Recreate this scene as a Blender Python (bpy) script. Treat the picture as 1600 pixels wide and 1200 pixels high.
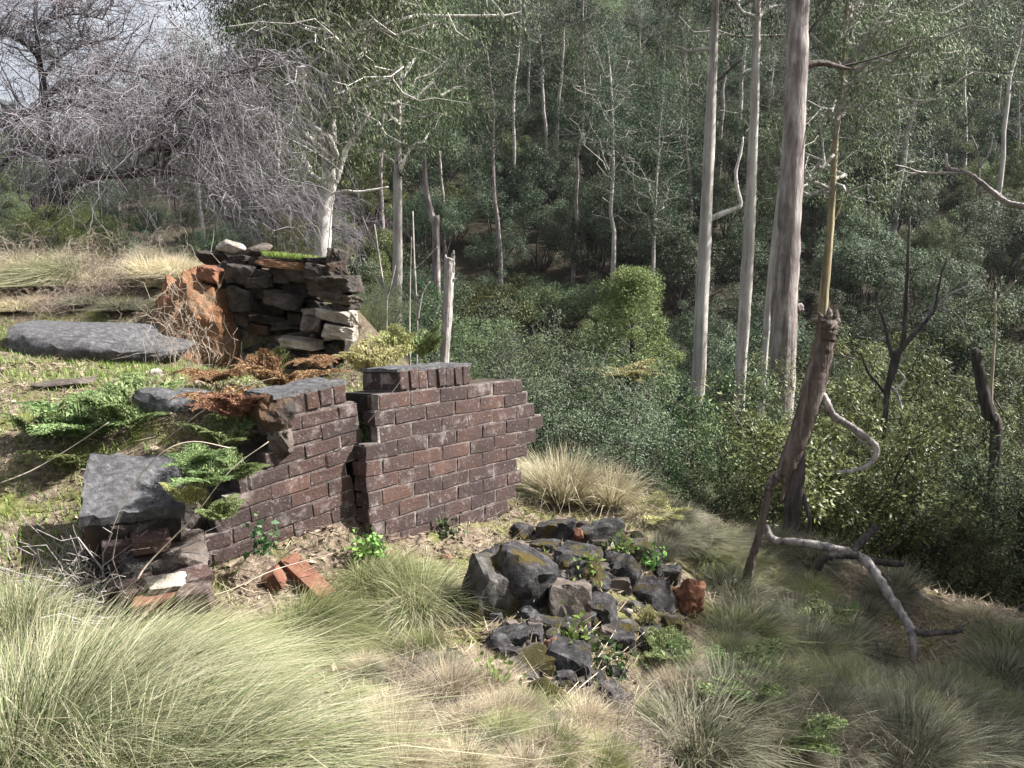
import bpy, bmesh, math
import numpy as np
from mathutils import Vector, Matrix

# ------------------------------------------------------------------ camera, light
SC = bpy.context.scene
for o in list(bpy.data.objects):
    bpy.data.objects.remove(o)
FPX = 1244.0
PITCH = math.radians(8.0)
CAM = np.array([0.0, 0.0, 1.6])
cd = bpy.data.cameras.new('camera')
cd.sensor_width = 36.0
cd.lens = 36.0 * FPX / 1600.0
cd.clip_start = 0.05
cd.clip_end = 2000
cam = bpy.data.objects.new('camera', cd)
cam.location = CAM
cam.rotation_euler = (math.pi / 2 - PITCH, 0, 0)
SC.collection.objects.link(cam)
SC.camera = cam

SUN_AZ, SUN_EL = math.radians(86), math.radians(45)      # azimuth from +Y towards +X
world = bpy.data.worlds.new('World')
SC.world = world
world.use_nodes = True
wn = world.node_tree.nodes
wl = world.node_tree.links
bg = wn['Background']
sky = wn.new('ShaderNodeTexSky')
sky.sky_type = 'NISHITA'
sky.sun_disc = False
sky.sun_elevation = SUN_EL
sky.sun_rotation = SUN_AZ
sky.air_density = 1.0
sky.dust_density = 6.0
sky.ozone_density = 1.5
bg.inputs['Strength'].default_value = 0.05
_tc = wn.new('ShaderNodeTexCoord'); _cn = wn.new('ShaderNodeTexNoise'); _cn.inputs['Scale'].default_value = 2.2; _cn.inputs['Detail'].default_value = 7; _cn.inputs['Roughness'].default_value = .6
_cr = wn.new('ShaderNodeValToRGB'); _cr.color_ramp.elements[0].position = .36; _cr.color_ramp.elements[1].position = .62; _cr.color_ramp.elements[1].color = (.9, .9, .9, 1)
_mx = wn.new('ShaderNodeMix'); _mx.data_type = 'RGBA'; _mx.inputs[7].default_value = (6.4, 6.5, 6.8, 1)      # thin bright cloud over the whole sky
wl.new(_tc.outputs['Generated'], _cn.inputs['Vector']); wl.new(_cn.outputs['Fac'], _cr.inputs[0]); wl.new(_cr.outputs[0], _mx.inputs[0])
wl.new(sky.outputs[0], _mx.inputs[6]); wl.new(_mx.outputs[2], bg.inputs['Color'])
sd = bpy.data.lights.new('sun', 'SUN')
sd.energy = 5.0
sd.angle = math.radians(0.55)
sd.color = (1.0, 0.965, 0.92)
sun = bpy.data.objects.new('sun', sd)
svec = Vector((math.sin(SUN_AZ) * math.cos(SUN_EL), math.cos(SUN_AZ) * math.cos(SUN_EL), math.sin(SUN_EL)))
sun.rotation_euler = svec.to_track_quat('Z', 'Y').to_euler()
sun.location = (20, 6, 30)
SC.collection.objects.link(sun)
SC.view_settings.view_transform = 'Standard'
SC.view_settings.look = 'None'
SC.view_settings.gamma = 1.0
SC.view_settings.use_curve_mapping = False
SC.view_settings.exposure = 1.78
SC.cycles.max_bounces = 5
SC.cycles.diffuse_bounces = 3
SC.cycles.glossy_bounces = 2
SC.cycles.transmission_bounces = 2
SC.cycles.volume_bounces = 0
SC.cycles.use_denoising = True

# ------------------------------------------------------------------ small helpers
COL = SC.collection
FW = np.array([0, math.cos(PITCH), -math.sin(PITCH)])
UP = np.array([0, math.sin(PITCH), math.cos(PITCH)])
RT = np.array([1.0, 0, 0])


def ray(px, py):
    return FW + (px - 800) / FPX * RT + (600 - py) / FPX * UP


def P(px, py, Y):
    d = ray(px, py)
    return CAM + d * (Y / d[1])


def smooth(a, b, x):
    t = np.clip((x - a) / (b - a), 0, 1)
    return t * t * (3 - 2 * t)


_hr = np.random.default_rng(5).random((64, 64))


def vnoise(x, y):
    x = np.asarray(x, float); y = np.asarray(y, float)
    xi = np.floor(x).astype(int); yi = np.floor(y).astype(int)
    fx = x - xi; fy = y - yi
    fx = fx * fx * (3 - 2 * fx); fy = fy * fy * (3 - 2 * fy)
    g = lambda i, j: _hr[i % 64, j % 64]
    return (g(xi, yi) * (1 - fx) + g(xi + 1, yi) * fx) * (1 - fy) + (g(xi, yi + 1) * (1 - fx) + g(xi + 1, yi + 1) * fx) * fy - 0.5


def noise3(p, s):
    return vnoise(p[:, 0] * s + p[:, 2] * s * 0.7 + 3.1, p[:, 1] * s + 7.7) + vnoise(p[:, 2] * s + 11.3, p[:, 0] * s - p[:, 1] * s * .6 + 1.9)


# ------------------------------------------------------------------ terrain height
CP = np.array([
    (0, 0, 0), (0, 2.4, 0), (-1.5, 2.0, .1), (-3, 2, .35), (-2.14, 3.4, .26), (-1.6, 3.5, .1), (-1.15, 3.75, -.02),
    (-.5, 4.35, -.05), (.1, 5.05, -.1), (.45, 5.5, -.14), (-1.45, 4.5, .74), (-1.9, 4.2, .66), (-1.18, 4.8, .68), (-2.2, 3.9, .42),
    (-.95, 5.3, .5), (-.35, 6.0, .15), (.2, 6.4, -.1), (-3, 4, .55), (-4, 5, .85), (-2.8, 4.9, .75), (-3, 6, .85), (-2, 6, .8),
    (-5.5, 7, .95), (-4, 7.3, .85), (-2.5, 7.4, .56), (-1.7, 7.6, .45), (-2.35, 7.85, .45), (-2.8, 7.75, .6), (-1, 7.5, .35), (-1.3, 9.5, .4), (-.5, 9, 0),
    (-5, 8.6, 1.25), (-4, 8.6, 1.4), (-6.5, 8.5, 1.4), (-5, 10, 1.7), (-3.3, 8.5, 1.45), (-2.65, 8.55, 1.5), (-1.95, 8.6, 1.35), (-2, 9.5, 1.15),
    (-8, 9, 1.6), (-7, 12, 1.6), (-4, 12, 1.3), (-2, 13, .5), (-3, 16, .2), (-8, 16, 1.4), (-1, 12, -.4),
    (.98, 6, -.17), (2.44, 6.5, -.68), (3.56, 6.5, -1.1), (4.27, 6.3, -1.25), (1.6, 5.2, -.66), (.3, 4.0, -.1), (0, 3.3, -.1),
    (.78, 3.0, -.4), (2.5, 3.6, -.9), (1.92, 4.5, -.78), (1.0, 4.5, -.35), (.7, 5, -.12), (3.5, 5, -1.15), (5, 5, -1.6), (3, 2, -.9),
    (5, 2, -1.6), (8, 4, -2.5), (1, 1, -.2), (2, 0, -.5), (1.0, 7.3, -.5), (2.5, 8, -1.6), (4, 8, -2), (6, 8, -2.6), (.3, 8, -.5),
    (.5, 10, -1.6), (3, 11, -3), (7, 11, -3.5), (0, 13, -1.8), (4, 16, -4), (9, 16, -4.2), (-.5, 16, -1.6), (10, 8, -3.2),
    (0, -4, 0), (-4, -3, .6), (5, -3, -1.6), (-5, 1, .8), (-8, 4, 1.1), (4, 19, -4.2), (9, 19, -4.2), (-1, 19, -1.8), (-8, 19, 1.2)], float)
_c2 = 0.22 ** 2
_D = np.sqrt(((CP[:, None, :2] - CP[None, :, :2]) ** 2).sum(-1) + _c2)
_n = len(CP)
_A = np.zeros((_n + 3, _n + 3))
_A[:_n, :_n] = _D + 0.03 * np.eye(_n)
_A[:_n, _n] = 1; _A[:_n, _n + 1:] = CP[:, :2]; _A[_n, :_n] = 1; _A[_n + 1:, :_n] = CP[:, :2].T
_W = np.linalg.solve(_A, np.concatenate([CP[:, 2], [0, 0, 0]]))


def H(x, y):
    x = np.atleast_1d(np.asarray(x, float)); y = np.atleast_1d(np.asarray(y, float))
    xc = np.clip(x, -9, 11); yc = np.clip(y, -5, 19)
    z = np.zeros_like(xc)
    for i in range(_n):
        z += _W[i] * np.sqrt((xc - CP[i, 0]) ** 2 + (yc - CP[i, 1]) ** 2 + _c2)
    z += _W[_n] + _W[_n + 1] * xc + _W[_n + 2] * yc
    z += .05 * vnoise(x * 2.3, y * 2.3) + .025 * vnoise(x * 7 + 5, y * 7) + .012 * vnoise(x * 19, y * 19)
    sp = lambda t: np.log1p(np.exp(np.clip(t / 3, -30, 30))) * 3
    zr = -4.2 + .44 * sp(np.minimum(y, 190) - 23)
    zl = .4 + .17 * sp(np.minimum(y, 190) - 21)
    az = x / np.maximum(y, 4)
    t = smooth(-.52, -.12, az)
    far = zl * (1 - t) + zr * t + 1.2 * vnoise(x * .11, y * .11) + 2.4 * vnoise(x * .035 + 9, y * .035)
    k = smooth(13, 20, y)
    return z * (1 - k) + far * k


def Hs(x, y):
    return float(H(x, y)[0])


def hit(px, py, y0=1.5, y1=60):
    ys = np.linspace(y0, y1, 3000)
    d = ray(px, py)
    q = CAM[None] + d[None] * (ys / d[1])[:, None]
    b = np.nonzero(q[:, 2] < H(q[:, 0], q[:, 1]))[0]
    i = b[0] if len(b) else len(ys) - 1
    return np.array([q[i, 0], q[i, 1], Hs(q[i, 0], q[i, 1])])


# ------------------------------------------------------------------ node materials
class NT:
    def __init__(s, name):
        s.m = bpy.data.materials.new(name); s.m.use_nodes = True
        s.n = s.m.node_tree.nodes; s.l = s.m.node_tree.links
        s.b = s.n['Principled BSDF']; s.out = s.n['Material Output']
        s.b.inputs['Specular IOR Level'].default_value = .18

    def node(s, t, **k):
        n = s.n.new(t)
        for a, v in k.items():
            setattr(n, a, v)
        return n

    def link(s, a, b): s.l.new(a, b)

    def coord(s, kind='Object', rnd=True):
        tc = s.node('ShaderNodeTexCoord')
        o = tc.outputs[kind]
        if rnd and kind == 'Object':
            oi = s.node('ShaderNodeObjectInfo')
            ad = s.node('ShaderNodeVectorMath', operation='ADD')
            ml = s.node('ShaderNodeMath', operation='MULTIPLY'); ml.inputs[1].default_value = 37.0
            s.link(oi.outputs['Random'], ml.inputs[0])
            s.link(o, ad.inputs[0]); s.link(ml.outputs[0], ad.inputs[1])
            o = ad.outputs[0]
        return o

    def noise(s, vec, scale, detail=5, rough=.6):
        n = s.node('ShaderNodeTexNoise'); n.inputs['Scale'].default_value = scale
        n.inputs['Detail'].default_value = detail; n.inputs['Roughness'].default_value = rough
        if vec is not None: s.link(vec, n.inputs['Vector'])
        return n.outputs['Fac']

    def ramp(s, fac, stops):
        r = s.node('ShaderNodeValToRGB'); e = r.color_ramp.elements
        while len(e) < len(stops): e.new(.5)
        for i, (p, c) in enumerate(stops):
            e[i].position = p; e[i].color = (*c, 1) if len(c) == 3 else c
        s.link(fac, r.inputs[0])
        return r.outputs[0]

    def mix(s, fac, a, b, mode='MIX'):
        m = s.node('ShaderNodeMix', data_type='RGBA', blend_type=mode)
        for sock, v in ((m.inputs[0], fac), (m.inputs[6], a), (m.inputs[7], b)):
            if isinstance(v, (int, float)): sock.default_value = v
            elif isinstance(v, tuple): sock.default_value = (*v, 1)
            else: s.link(v, sock)
        return m.outputs[2]

    def math(s, op, a, b):
        m = s.node('ShaderNodeMath', operation=op)
        for i, v in enumerate((a, b)):
            if isinstance(v, (int, float)): m.inputs[i].default_value = v
            else: s.link(v, m.inputs[i])
        return m.outputs[0]

    def finish(s, col, rough=.9, bump=None, bs=.5, bd=.02):
        if isinstance(col, tuple): s.b.inputs['Base Color'].default_value = (*col, 1)
        else: s.link(col, s.b.inputs['Base Color'])
        s.b.inputs['Roughness'].default_value = rough
        if bump is not None:
            bn = s.node('ShaderNodeBump'); bn.inputs['Strength'].default_value = bs; bn.inputs['Distance'].default_value = bd
            s.link(bump, bn.inputs['Height']); s.link(bn.outputs[0], s.b.inputs['Normal'])
        return s.m


def M_leaf(name, dark, light, trans=.3, rough=.5, objvar=.8):
    t = NT(name); trans *= .55
    g = t.node('ShaderNodeNewGeometry')
    oi = t.node('ShaderNodeObjectInfo')
    c = t.mix(g.outputs['Random Per Island'], dark, light)
    v = t.math('MULTIPLY_ADD', oi.outputs['Random'], objvar); v.node.inputs[2].default_value = 1 - objvar * .5
    hs = t.node('ShaderNodeHueSaturation'); t.link(c, hs.inputs['Color']); t.link(v, hs.inputs['Value'])
    hs.inputs['Saturation'].default_value = .95
    t.link(t.math('MULTIPLY_ADD', oi.outputs['Random'], .05), hs.inputs['Hue']); hs.inputs['Hue'].links[0].from_node.inputs[2].default_value = .475
    t.link(hs.outputs[0], t.b.inputs['Base Color'])
    t.b.inputs['Roughness'].default_value = rough
    tr = t.node('ShaderNodeBsdfTranslucent'); t.link(hs.outputs[0], tr.inputs['Color'])
    ms = t.node('ShaderNodeMixShader'); ms.inputs[0].default_value = trans
    t.link(t.b.outputs[0], ms.inputs[1]); t.link(tr.outputs[0], ms.inputs[2]); t.link(ms.outputs[0], t.out.inputs['Surface'])
    return t.m


def M_blade(name, root, mid, tip, trans=.3, var=.5):
    t = NT(name)
    a = t.node('ShaderNodeAttribute', attribute_name='t')
    g = t.node('ShaderNodeNewGeometry'); oi = t.node('ShaderNodeObjectInfo')
    r = t.math('MULTIPLY_ADD', g.outputs['Random Per Island'], 1.0); r.node.inputs[2].default_value = -.52
    f = t.math('ADD', a.outputs['Fac'], r)
    c = t.ramp(f, [(.0, root), (.45, mid), (.9, tip)])
    fr = t.math('FRACT', t.math('MULTIPLY', g.outputs['Random Per Island'], 13.7), 0)
    c = t.mix(t.ramp(fr, [(.80, (0, 0, 0)), (.83, (.85, .85, .85))]), c, tuple(.45 * a_ + .55 * b_ for a_, b_ in zip(tip, (.17, .115, .07))))
    hs = t.node('ShaderNodeHueSaturation'); t.link(c, hs.inputs['Color'])
    v = t.math('MULTIPLY_ADD', oi.outputs['Random'], var); v.node.inputs[2].default_value = 1 - var * .5
    t.link(v, hs.inputs['Value'])
    t.link(hs.outputs[0], t.b.inputs['Base Color']); t.b.inputs['Roughness'].default_value = .55
    tr = t.node('ShaderNodeBsdfTranslucent'); t.link(hs.outputs[0], tr.inputs['Color'])
    ms = t.node('ShaderNodeMixShader'); ms.inputs[0].default_value = trans
    t.link(t.b.outputs[0], ms.inputs[1]); t.link(tr.outputs[0], ms.inputs[2]); t.link(ms.outputs[0], t.out.inputs['Surface'])
    return t.m


def M_bark(name, base, dark, pale, sx=14, sz=1.6, streak=.5, bump=.6, bd=.02):
    """streaky vertical bark: noise stretched along the trunk"""
    t = NT(name)
    co = t.coord('Object')
    mp = t.node('ShaderNodeMapping'); mp.inputs['Scale'].default_value = (sx, sx, sz); t.link(co, mp.inputs['Vector'])
    n1 = t.noise(mp.outputs[0], 1.0, 6, .65)
    n2 = t.noise(co, 1.7, 4, .6)
    c = t.ramp(n1, [(.3, dark), (.47, base), (.72, pale)])
    c2 = t.mix(t.ramp(n2, [(.45, (0, 0, 0)), (.62, (1, 1, 1))]), c, dark)
    c = t.mix(streak, c, c2)
    return t.finish(c, .85, n1, bump, bd)


def M_rock(name, base, dark, pale, moss=None, mossamt=.5, scale=6, bd=.02, speck=True):
    t = NT(name)
    co = t.coord('Object')
    n1 = t.noise(co, scale, 8, .7); n2 = t.noise(co, scale * .35, 4, .6); n3 = t.noise(co, scale * 6, 4, .7)
    c = t.ramp(n1, [(.32, dark), (.5, base), (.72, pale)])
    if speck:
        c = t.mix(t.ramp(n3, [(.58, (0, 0, 0)), (.7, (.55, .55, .55))]), c, pale)
    if moss:
        g = t.node('ShaderNodeNewGeometry')
        c = t.mix(t.ramp(n2, [(.62 - .25 * mossamt, (0, 0, 0)), (.72 - .22 * mossamt, (1, 1, 1))]), c, moss)
    b = t.math('ADD', n1, t.math('MULTIPLY', n3, .5))
    return t.finish(c, .9, b, .9, bd)


MAT = {}
MAT['gumleaf'] = M_leaf('gum_leaf', (0.0084, 0.0145, 0.0091), (0.0719, 0.1039, 0.0576), .35, .6)
MAT['gumleaf_olive'] = M_leaf('gum_leaf_olive', (0.0280, 0.0403, 0.0198), (0.1814, 0.2326, 0.1139), .35, .6)  # paler olive foliage colour for the lighter-leaved gums
MAT['gumleaf_grey'] = M_leaf('gum_leaf_grey', (0.0262, 0.0349, 0.0272), (0.1872, 0.2301, 0.1656), .35, .6)
MAT['under'] = M_leaf('understorey_leaf', (0.0059, 0.0109, 0.0057), (0.0583, 0.0902, 0.0399), .35, .6)
MAT['under2'] = M_leaf('understorey_leaf_olive', (0.0192, 0.0268, 0.0127), (0.1641, 0.2081, 0.0950), .35, .6)
MAT['wattle'] = M_leaf('wattle_leaf', (.085, .125, .04), (.21, .27, .09), .4, .55, .3)
MAT['bright'] = M_leaf('bright_leaf', (0.0168, 0.0360, 0.0134), (0.0842, 0.1454, 0.0574), .3, .4)
MAT['greygreen'] = M_leaf('grey_green_leaf', (0.0180, 0.0259, 0.0157), (0.1524, 0.1939, 0.1166), .35, .6)
MAT['olive'] = M_leaf('olive_leaf', (0.0210, 0.0276, 0.0083), (0.1785, 0.2064, 0.0706), .32, .45)
MAT['fern'] = M_leaf('fern_green', (.07, .105, .035), (.20, .245, .095), .4, .5, .35)
MAT['fernpale'] = M_leaf('fern_yellow', (.19, .19, .065), (.40, .385, .17), .4, .5, .35)
MAT['ferndead'] = M_leaf('fern_rust', (.11, .055, .03), (.28, .155, .085), .3, .7, .35)
MAT['ivy'] = M_leaf('small_green_leaf', (.07, .14, .025), (.2, .32, .08), .35, .35)
MAT['twiglitter'] = M_leaf('dry_leaf', (.10, .07, .045), (.40, .33, .24), .2, .7)
MAT['tussock'] = M_blade('tussock_blade', (.035, .052, .016), (.155, .20, .075), (.42, .41, .28), .3, .3)
MAT['tussock_green'] = M_blade('tussock_blade_green', (.045, .075, .018), (.15, .21, .06), (.38, .38, .2))
MAT['tussock_dull'] = M_blade('tussock_blade_dull', (.035, .042, .02), (.095, .11, .06), (.27, .265, .20))  # darkened blade colour; on the right-hand slope it carries the shade
MAT['tussock_straw'] = M_blade('tussock_blade_straw', (.14, .12, .055), (.42, .37, .22), (.72, .66, .48))
MAT['lawn'] = M_blade('short_grass_blade', (.05, .085, .015), (.13, .22, .04), (.24, .33, .09))
MAT['straw'] = M_blade('straw', (.2, .15, .10), (.36, .29, .2), (.52, .46, .34))
MAT['barkpale'] = M_bark('bark_pale_grey', (.36, .34, .32), (.16, .14, .13), (.56, .54, .50), 7, .7, .35, .3)
MAT['barkwhite'] = M_bark('bark_white', (.52, .50, .47), (.22, .19, .17), (.70, .69, .66), 6, .9, .3, .3)
MAT['barkpink'] = M_bark('bark_peeling_pink_grey', (.23, .195, .185), (.08, .065, .062), (.46, .43, .41), 9, 1.3, .6, .9, .05)
MAT['barkyellow'] = M_bark('bark_yellow', (.27, .22, .13), (.10, .08, .05), (.42, .37, .25), 9, .5, .5, .4)
MAT['barkdark'] = M_bark('bark_dark', (.05, .042, .04), (.018, .016, .016), (.13, .115, .11), 18, 2.5, .4, .9)
MAT['barkdead'] = M_bark('dead_wood_brown', (.105, .082, .07), (.03, .023, .02), (.24, .205, .185), 26, 1.6, .45, 1.0, .03)
MAT['barkdeadpale'] = M_bark('dead_wood_grey', (.25, .23, .22), (.06, .05, .05), (.48, .45, .43), 26, 5, .4, .9)
MAT['twig'] = M_bark('twig_grey', (.19, .175, .19), (.055, .05, .06), (.33, .315, .335), 6, 3, .25, .2)
MAT['twigwarm'] = M_bark('twig_straw', (.36, .31, .25), (.16, .12, .09), (.55, .50, .43), 8, 4, .3, .2)
MAT['rock'] = M_rock('basalt_rock', (.036, .0345, .036), (.010, .010, .010), (.135, .13, .135), (.065, .05, .012), .25, 15, .03)
MAT['rockmoss'] = M_rock('mossy_rock', (.07, .065, .06), (.02, .02, .02), (.17, .165, .16), (.042, .036, .012), .85, 13, .03)
MAT['rockbrown'] = M_rock('brown_rock', (.085, .07, .06), (.03, .024, .021), (.17, .148, .132), None, 0, 7)
MAT['rockorange'] = M_rock('orange_brick_rubble', (.15, .068, .04), (.06, .03, .021), (.24, .13, .085), None, 0, 10)
MAT['rockpale'] = M_rock('pale_stone', (.26, .235, .20), (.12, .10, .085), (.46, .43, .38), None, 0, 6)
MAT['rocklich'] = M_rock('lichen_slab', (.082, .081, .086), (.030, .030, .032), (.17, .17, .175), (.055, .055, .06), .3, 24)
MAT['rockdark'] = M_rock('dark_wall_stone', (.036, .031, .028), (.012, .011, .010), (.09, .08, .07), (.07, .042, .026), .3, 6)
MAT['earth'] = M_rock('rust_earth', (.21, .105, .055), (.09, .045, .028), (.34, .21, .13), (.17, .115, .07), .5, 8, .05)
MAT['tile'] = M_rock('terracotta', (.125, .058, .037), (.06, .03, .022), (.20, .115, .08), None, 0, 9, .01)


def mk_brick():
    t = NT('old_dark_brick')
    co = t.coord('Object')
    oi = t.node('ShaderNodeObjectInfo')
    n1 = t.noise(co, 9, 6, .7); n2 = t.noise(co, 3.2, 3, .5); n3 = t.noise(co, 55, 3, .7)
    base = t.ramp(oi.outputs['Random'], [(0, (.036, .024, .022)), (.35, (.050, .032, .027)), (.7, (.064, .038, .030)), (.96, (.074, .042, .032)), (1, (.105, .056, .04))])
    c = t.mix(t.ramp(n1, [(.42, (0, 0, 0)), (.62, (.75, .75, .75))]), base, (.055, .038, .038))
    c = t.mix(t.ramp(n2, [(.62, (0, 0, 0)), (.74, (.45, .45, .45))]), c, (.16, .09, .07))
    ge = t.node('ShaderNodeNewGeometry')
    n4 = t.noise(ge.outputs['Position'], 7.5, 7, .75); n5 = t.noise(ge.outputs['Position'], 2.4, 5, .65); n6 = t.noise(ge.outputs['Position'], 26, 5, .7)
    c = t.mix(t.ramp(n5, [(.44, (0, 0, 0)), (.6, (.6, .6, .6))]), c, (.035, .027, .027))
    c = t.mix(t.ramp(n4, [(.54, (0, 0, 0)), (.7, (.55, .55, .55))]), c, (.30, .265, .255))
    c = t.mix(t.ramp(n6, [(.6, (0, 0, 0)), (.7, (.5, .5, .5))]), c, (.02, .017, .016))
    c = t.mix(t.ramp(n3, [(.6, (0, 0, 0)), (.72, (.5, .5, .5))]), c, (.36, .32, .30))
    return t.finish(c, .85, t.math('ADD', n1, t.math('MULTIPLY', n3, .5)), .8, .012)


def mk_mortar():
    t = NT('lime_mortar')
    co = t.coord('Object', False)
    n1 = t.noise(co, 6, 6, .7); n3 = t.noise(co, 70, 3, .6)
    c = t.ramp(n1, [(.34, (.04, .033, .03)), (.52, (.12, .102, .094)), (.7, (.29, .26, .24))])
    return t.finish(c, .95, n3, .8, .012)


def mk_ground():
    t = NT('hill_ground')
    tc = t.node('ShaderNodeTexCoord'); co = tc.outputs['Object']
    n1 = t.noise(co, 1.1, 6, .65); n2 = t.noise(co, 26, 6, .75); n3 = t.noise(co, 3.7, 5, .6)
    litter = t.ramp(n2, [(.3, (.035, .026, .02)), (.5, (.13, .10, .075)), (.68, (.30, .25, .19))])
    moss = t.ramp(n2, [(.3, (.05, .055, .015)), (.55, (.13, .15, .035)), (.75, (.22, .23, .08))])
    c = t.mix(t.ramp(n3, [(.48, (0, 0, 0)), (.62, (.8, .8, .8))]), litter, moss)
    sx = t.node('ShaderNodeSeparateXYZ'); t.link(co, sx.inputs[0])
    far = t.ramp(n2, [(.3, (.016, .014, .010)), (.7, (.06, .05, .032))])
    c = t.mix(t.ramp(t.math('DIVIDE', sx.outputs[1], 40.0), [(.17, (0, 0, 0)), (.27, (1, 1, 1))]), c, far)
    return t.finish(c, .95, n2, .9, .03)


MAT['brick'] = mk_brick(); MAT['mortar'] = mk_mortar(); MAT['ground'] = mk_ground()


# ------------------------------------------------------------------ mesh builders
def np_mesh(name, V, F, smooth_=False, t=None):
    """F: list of int arrays (n,3) or (n,4)"""
    V = np.asarray(V, np.float32).reshape(-1, 3)
    me = bpy.data.meshes.new(name)
    me.vertices.add(len(V)); me.vertices.foreach_set('co', V.ravel())
    F = [np.asarray(f, np.int32) for f in F if len(f)]
    loops = np.concatenate([f.ravel() for f in F]); tot = np.concatenate([np.full(len(f), f.shape[1], np.int32) for f in F])
    start = np.concatenate([[0], np.cumsum(tot)[:-1]]).astype(np.int32)
    me.loops.add(len(loops)); me.loops.foreach_set('vertex_index', loops)
    me.polygons.add(len(tot)); me.polygons.foreach_set('loop_start', start)
    if smooth_: me.polygons.foreach_set('use_smooth', np.ones(len(tot), bool))
    if t is not None:
        a = me.attributes.new('t', 'FLOAT', 'POINT'); a.data.foreach_set('value', np.asarray(t, np.float32))
    me.update(calc_edges=True); me.validate()
    return me


class MB:
    def __init__(s): s.V = []; s.F3 = []; s.F4 = []; s.T = []; s.n = 0

    def _push(s, v, t=None):
        i = s.n; s.V.append(v); s.T.append(np.zeros(len(v)) if t is None else t); s.n += len(v); return i

    def tube(s, pts, rad, sides=6, cap=True, rough=0, rng=None):
        pts = np.asarray(pts, float); rad = np.asarray(rad, float); n = len(pts)
        tan = np.gradient(pts, axis=0); tan /= np.linalg.norm(tan, axis=1)[:, None] + 1e-9
        m = np.abs(tan.mean(0)); ref = np.eye(3)[m.argmin()]
        a = np.cross(tan, ref); a /= np.linalg.norm(a, axis=1)[:, None] + 1e-9
        b = np.cross(tan, a)
        th = np.arange(sides) / sides * 2 * np.pi
        rr = rad[:, None] * np.ones(sides)[None]
        if rough and rng is not None:
            lobes = 1 + rough * (rng.random(sides) - .5)[None] * 2
            rr = rr * lobes * (1 + rough * .7 * (rng.random((n, sides)) - .5))
        v = pts[:, None] + rr[..., None] * (np.cos(th)[None, :, None] * a[:, None] + np.sin(th)[None, :, None] * b[:, None])
        i0 = s._push(v.reshape(-1, 3), np.repeat(np.linspace(0, 1, n), sides))
        k = np.arange(n - 1)[:, None] * sides; j = np.arange(sides)[None]; j2 = (j + 1) % sides
        s.F4.append((i0 + np.stack([k + j, k + j2, k + sides + j2, k + sides + j], -1)).reshape(-1, 4))
        if cap:
            c = s._push(np.array([pts[-1], pts[0]]), np.array([1, 0]))
            jj = np.arange(sides); l = i0 + (n - 1) * sides
            s.F3.append(np.stack([l + jj, l + (jj + 1) % sides, np.full(sides, c)], -1))
            s.F3.append(np.stack([i0 + (jj + 1) % sides, i0 + jj, np.full(sides, c + 1)], -1))

    def tubes(s, pts, r0, r1, sides=3):
        """many thin tubes at once: pts (m,n,3), radii r0->r1 (m,)"""
        m, n, _ = pts.shape
        tan = np.gradient(pts, axis=1); tan /= np.linalg.norm(tan, axis=2)[..., None] + 1e-9
        ref = np.array([.31, .22, .92])[None, None]; a = np.cross(tan, ref); a /= np.linalg.norm(a, axis=2)[..., None] + 1e-9
        b = np.cross(tan, a); th = np.arange(sides) / sides * 2 * np.pi
        f = np.linspace(0, 1, n); rr = r0[:, None] * (1 - f) + r1[:, None] * f
        v = pts[:, :, None] + rr[..., None, None] * (np.cos(th)[None, None, :, None] * a[:, :, None] + np.sin(th)[None, None, :, None] * b[:, :, None])
        i0 = s._push(v.reshape(-1, 3), np.tile(np.repeat(f, sides), m))
        base = (np.arange(m) * n * sides)[:, None, None] + (np.arange(n - 1) * sides)[None, :, None]
        j = np.arange(sides)[None, None]; j2 = (j + 1) % sides
        s.F4.append((i0 + np.stack([base + j, base + j2, base + sides + j2, base + sides + j], -1)).reshape(-1, 4))

    def leaves(s, pos, d, length, width, rng, nr=None):
        n = len(pos)
        d = d / (np.linalg.norm(d, axis=1)[:, None] + 1e-9)
        r = rng.normal(size=(n, 3)) if nr is None else nr + rng.normal(size=(n, 3)) * .32; w = np.cross(d, r); w /= np.linalg.norm(w, axis=1)[:, None] + 1e-9
        L = np.asarray(length) * (0.6 + .8 * rng.random(n)); Wd = np.asarray(width) * (0.7 + .6 * rng.random(n))
        nrm = np.cross(d, w)
        a = pos; b = pos + d * (L * .45)[:, None] + w * (Wd * .5)[:, None] + nrm * (Wd * .15)[:, None]
        c = pos + d * L[:, None] - nrm * (L * .08)[:, None]; e = pos + d * (L * .45)[:, None] - w * (Wd * .5)[:, None] + nrm * (Wd * .15)[:, None]
        i0 = s._push(np.stack([a, b, c, e], 1).reshape(-1, 3))
        k = i0 + np.arange(n)[:, None] * 4
        s.F4.append(k + np.array([0, 1, 2, 3])[None])

    def strips(s, pts, wid, side):
        """blades: pts (m,n,3), wid (m,), side (m,3): tapered ribbons"""
        m, n, _ = pts.shape
        f = np.linspace(0, 1, n); taper = (1 - f ** 1.6) * .5
        off = side[:, None] * (wid[:, None] * taper[None])[..., None]
        v = np.stack([pts - off, pts + off], 2)
        i0 = s._push(v.reshape(-1, 3), np.tile(np.repeat(f, 2), m))
        base = (np.arange(m) * n * 2)[:, None] + (np.arange(n - 1) * 2)[None]
        s.F4.append((i0 + np.stack([base, base + 1, base + 3, base + 2], -1)).reshape(-1, 4))

    def mesh(s, name, smooth_=False, origin=None):
        V = np.concatenate(s.V)
        if origin is not None: V = V - np.asarray(origin)[None]
        F = ([np.concatenate(s.F4)] if s.F4 else []) + ([np.concatenate(s.F3)] if s.F3 else [])
        return np_mesh(name, V, F, smooth_, np.concatenate(s.T))


def tag(o, label=None, cat=None, group=None, kind=None):
    if label: o['label'] = label
    if cat: o['category'] = cat
    if group: o['group'] = group
    if kind: o['kind'] = kind
    return o


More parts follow.
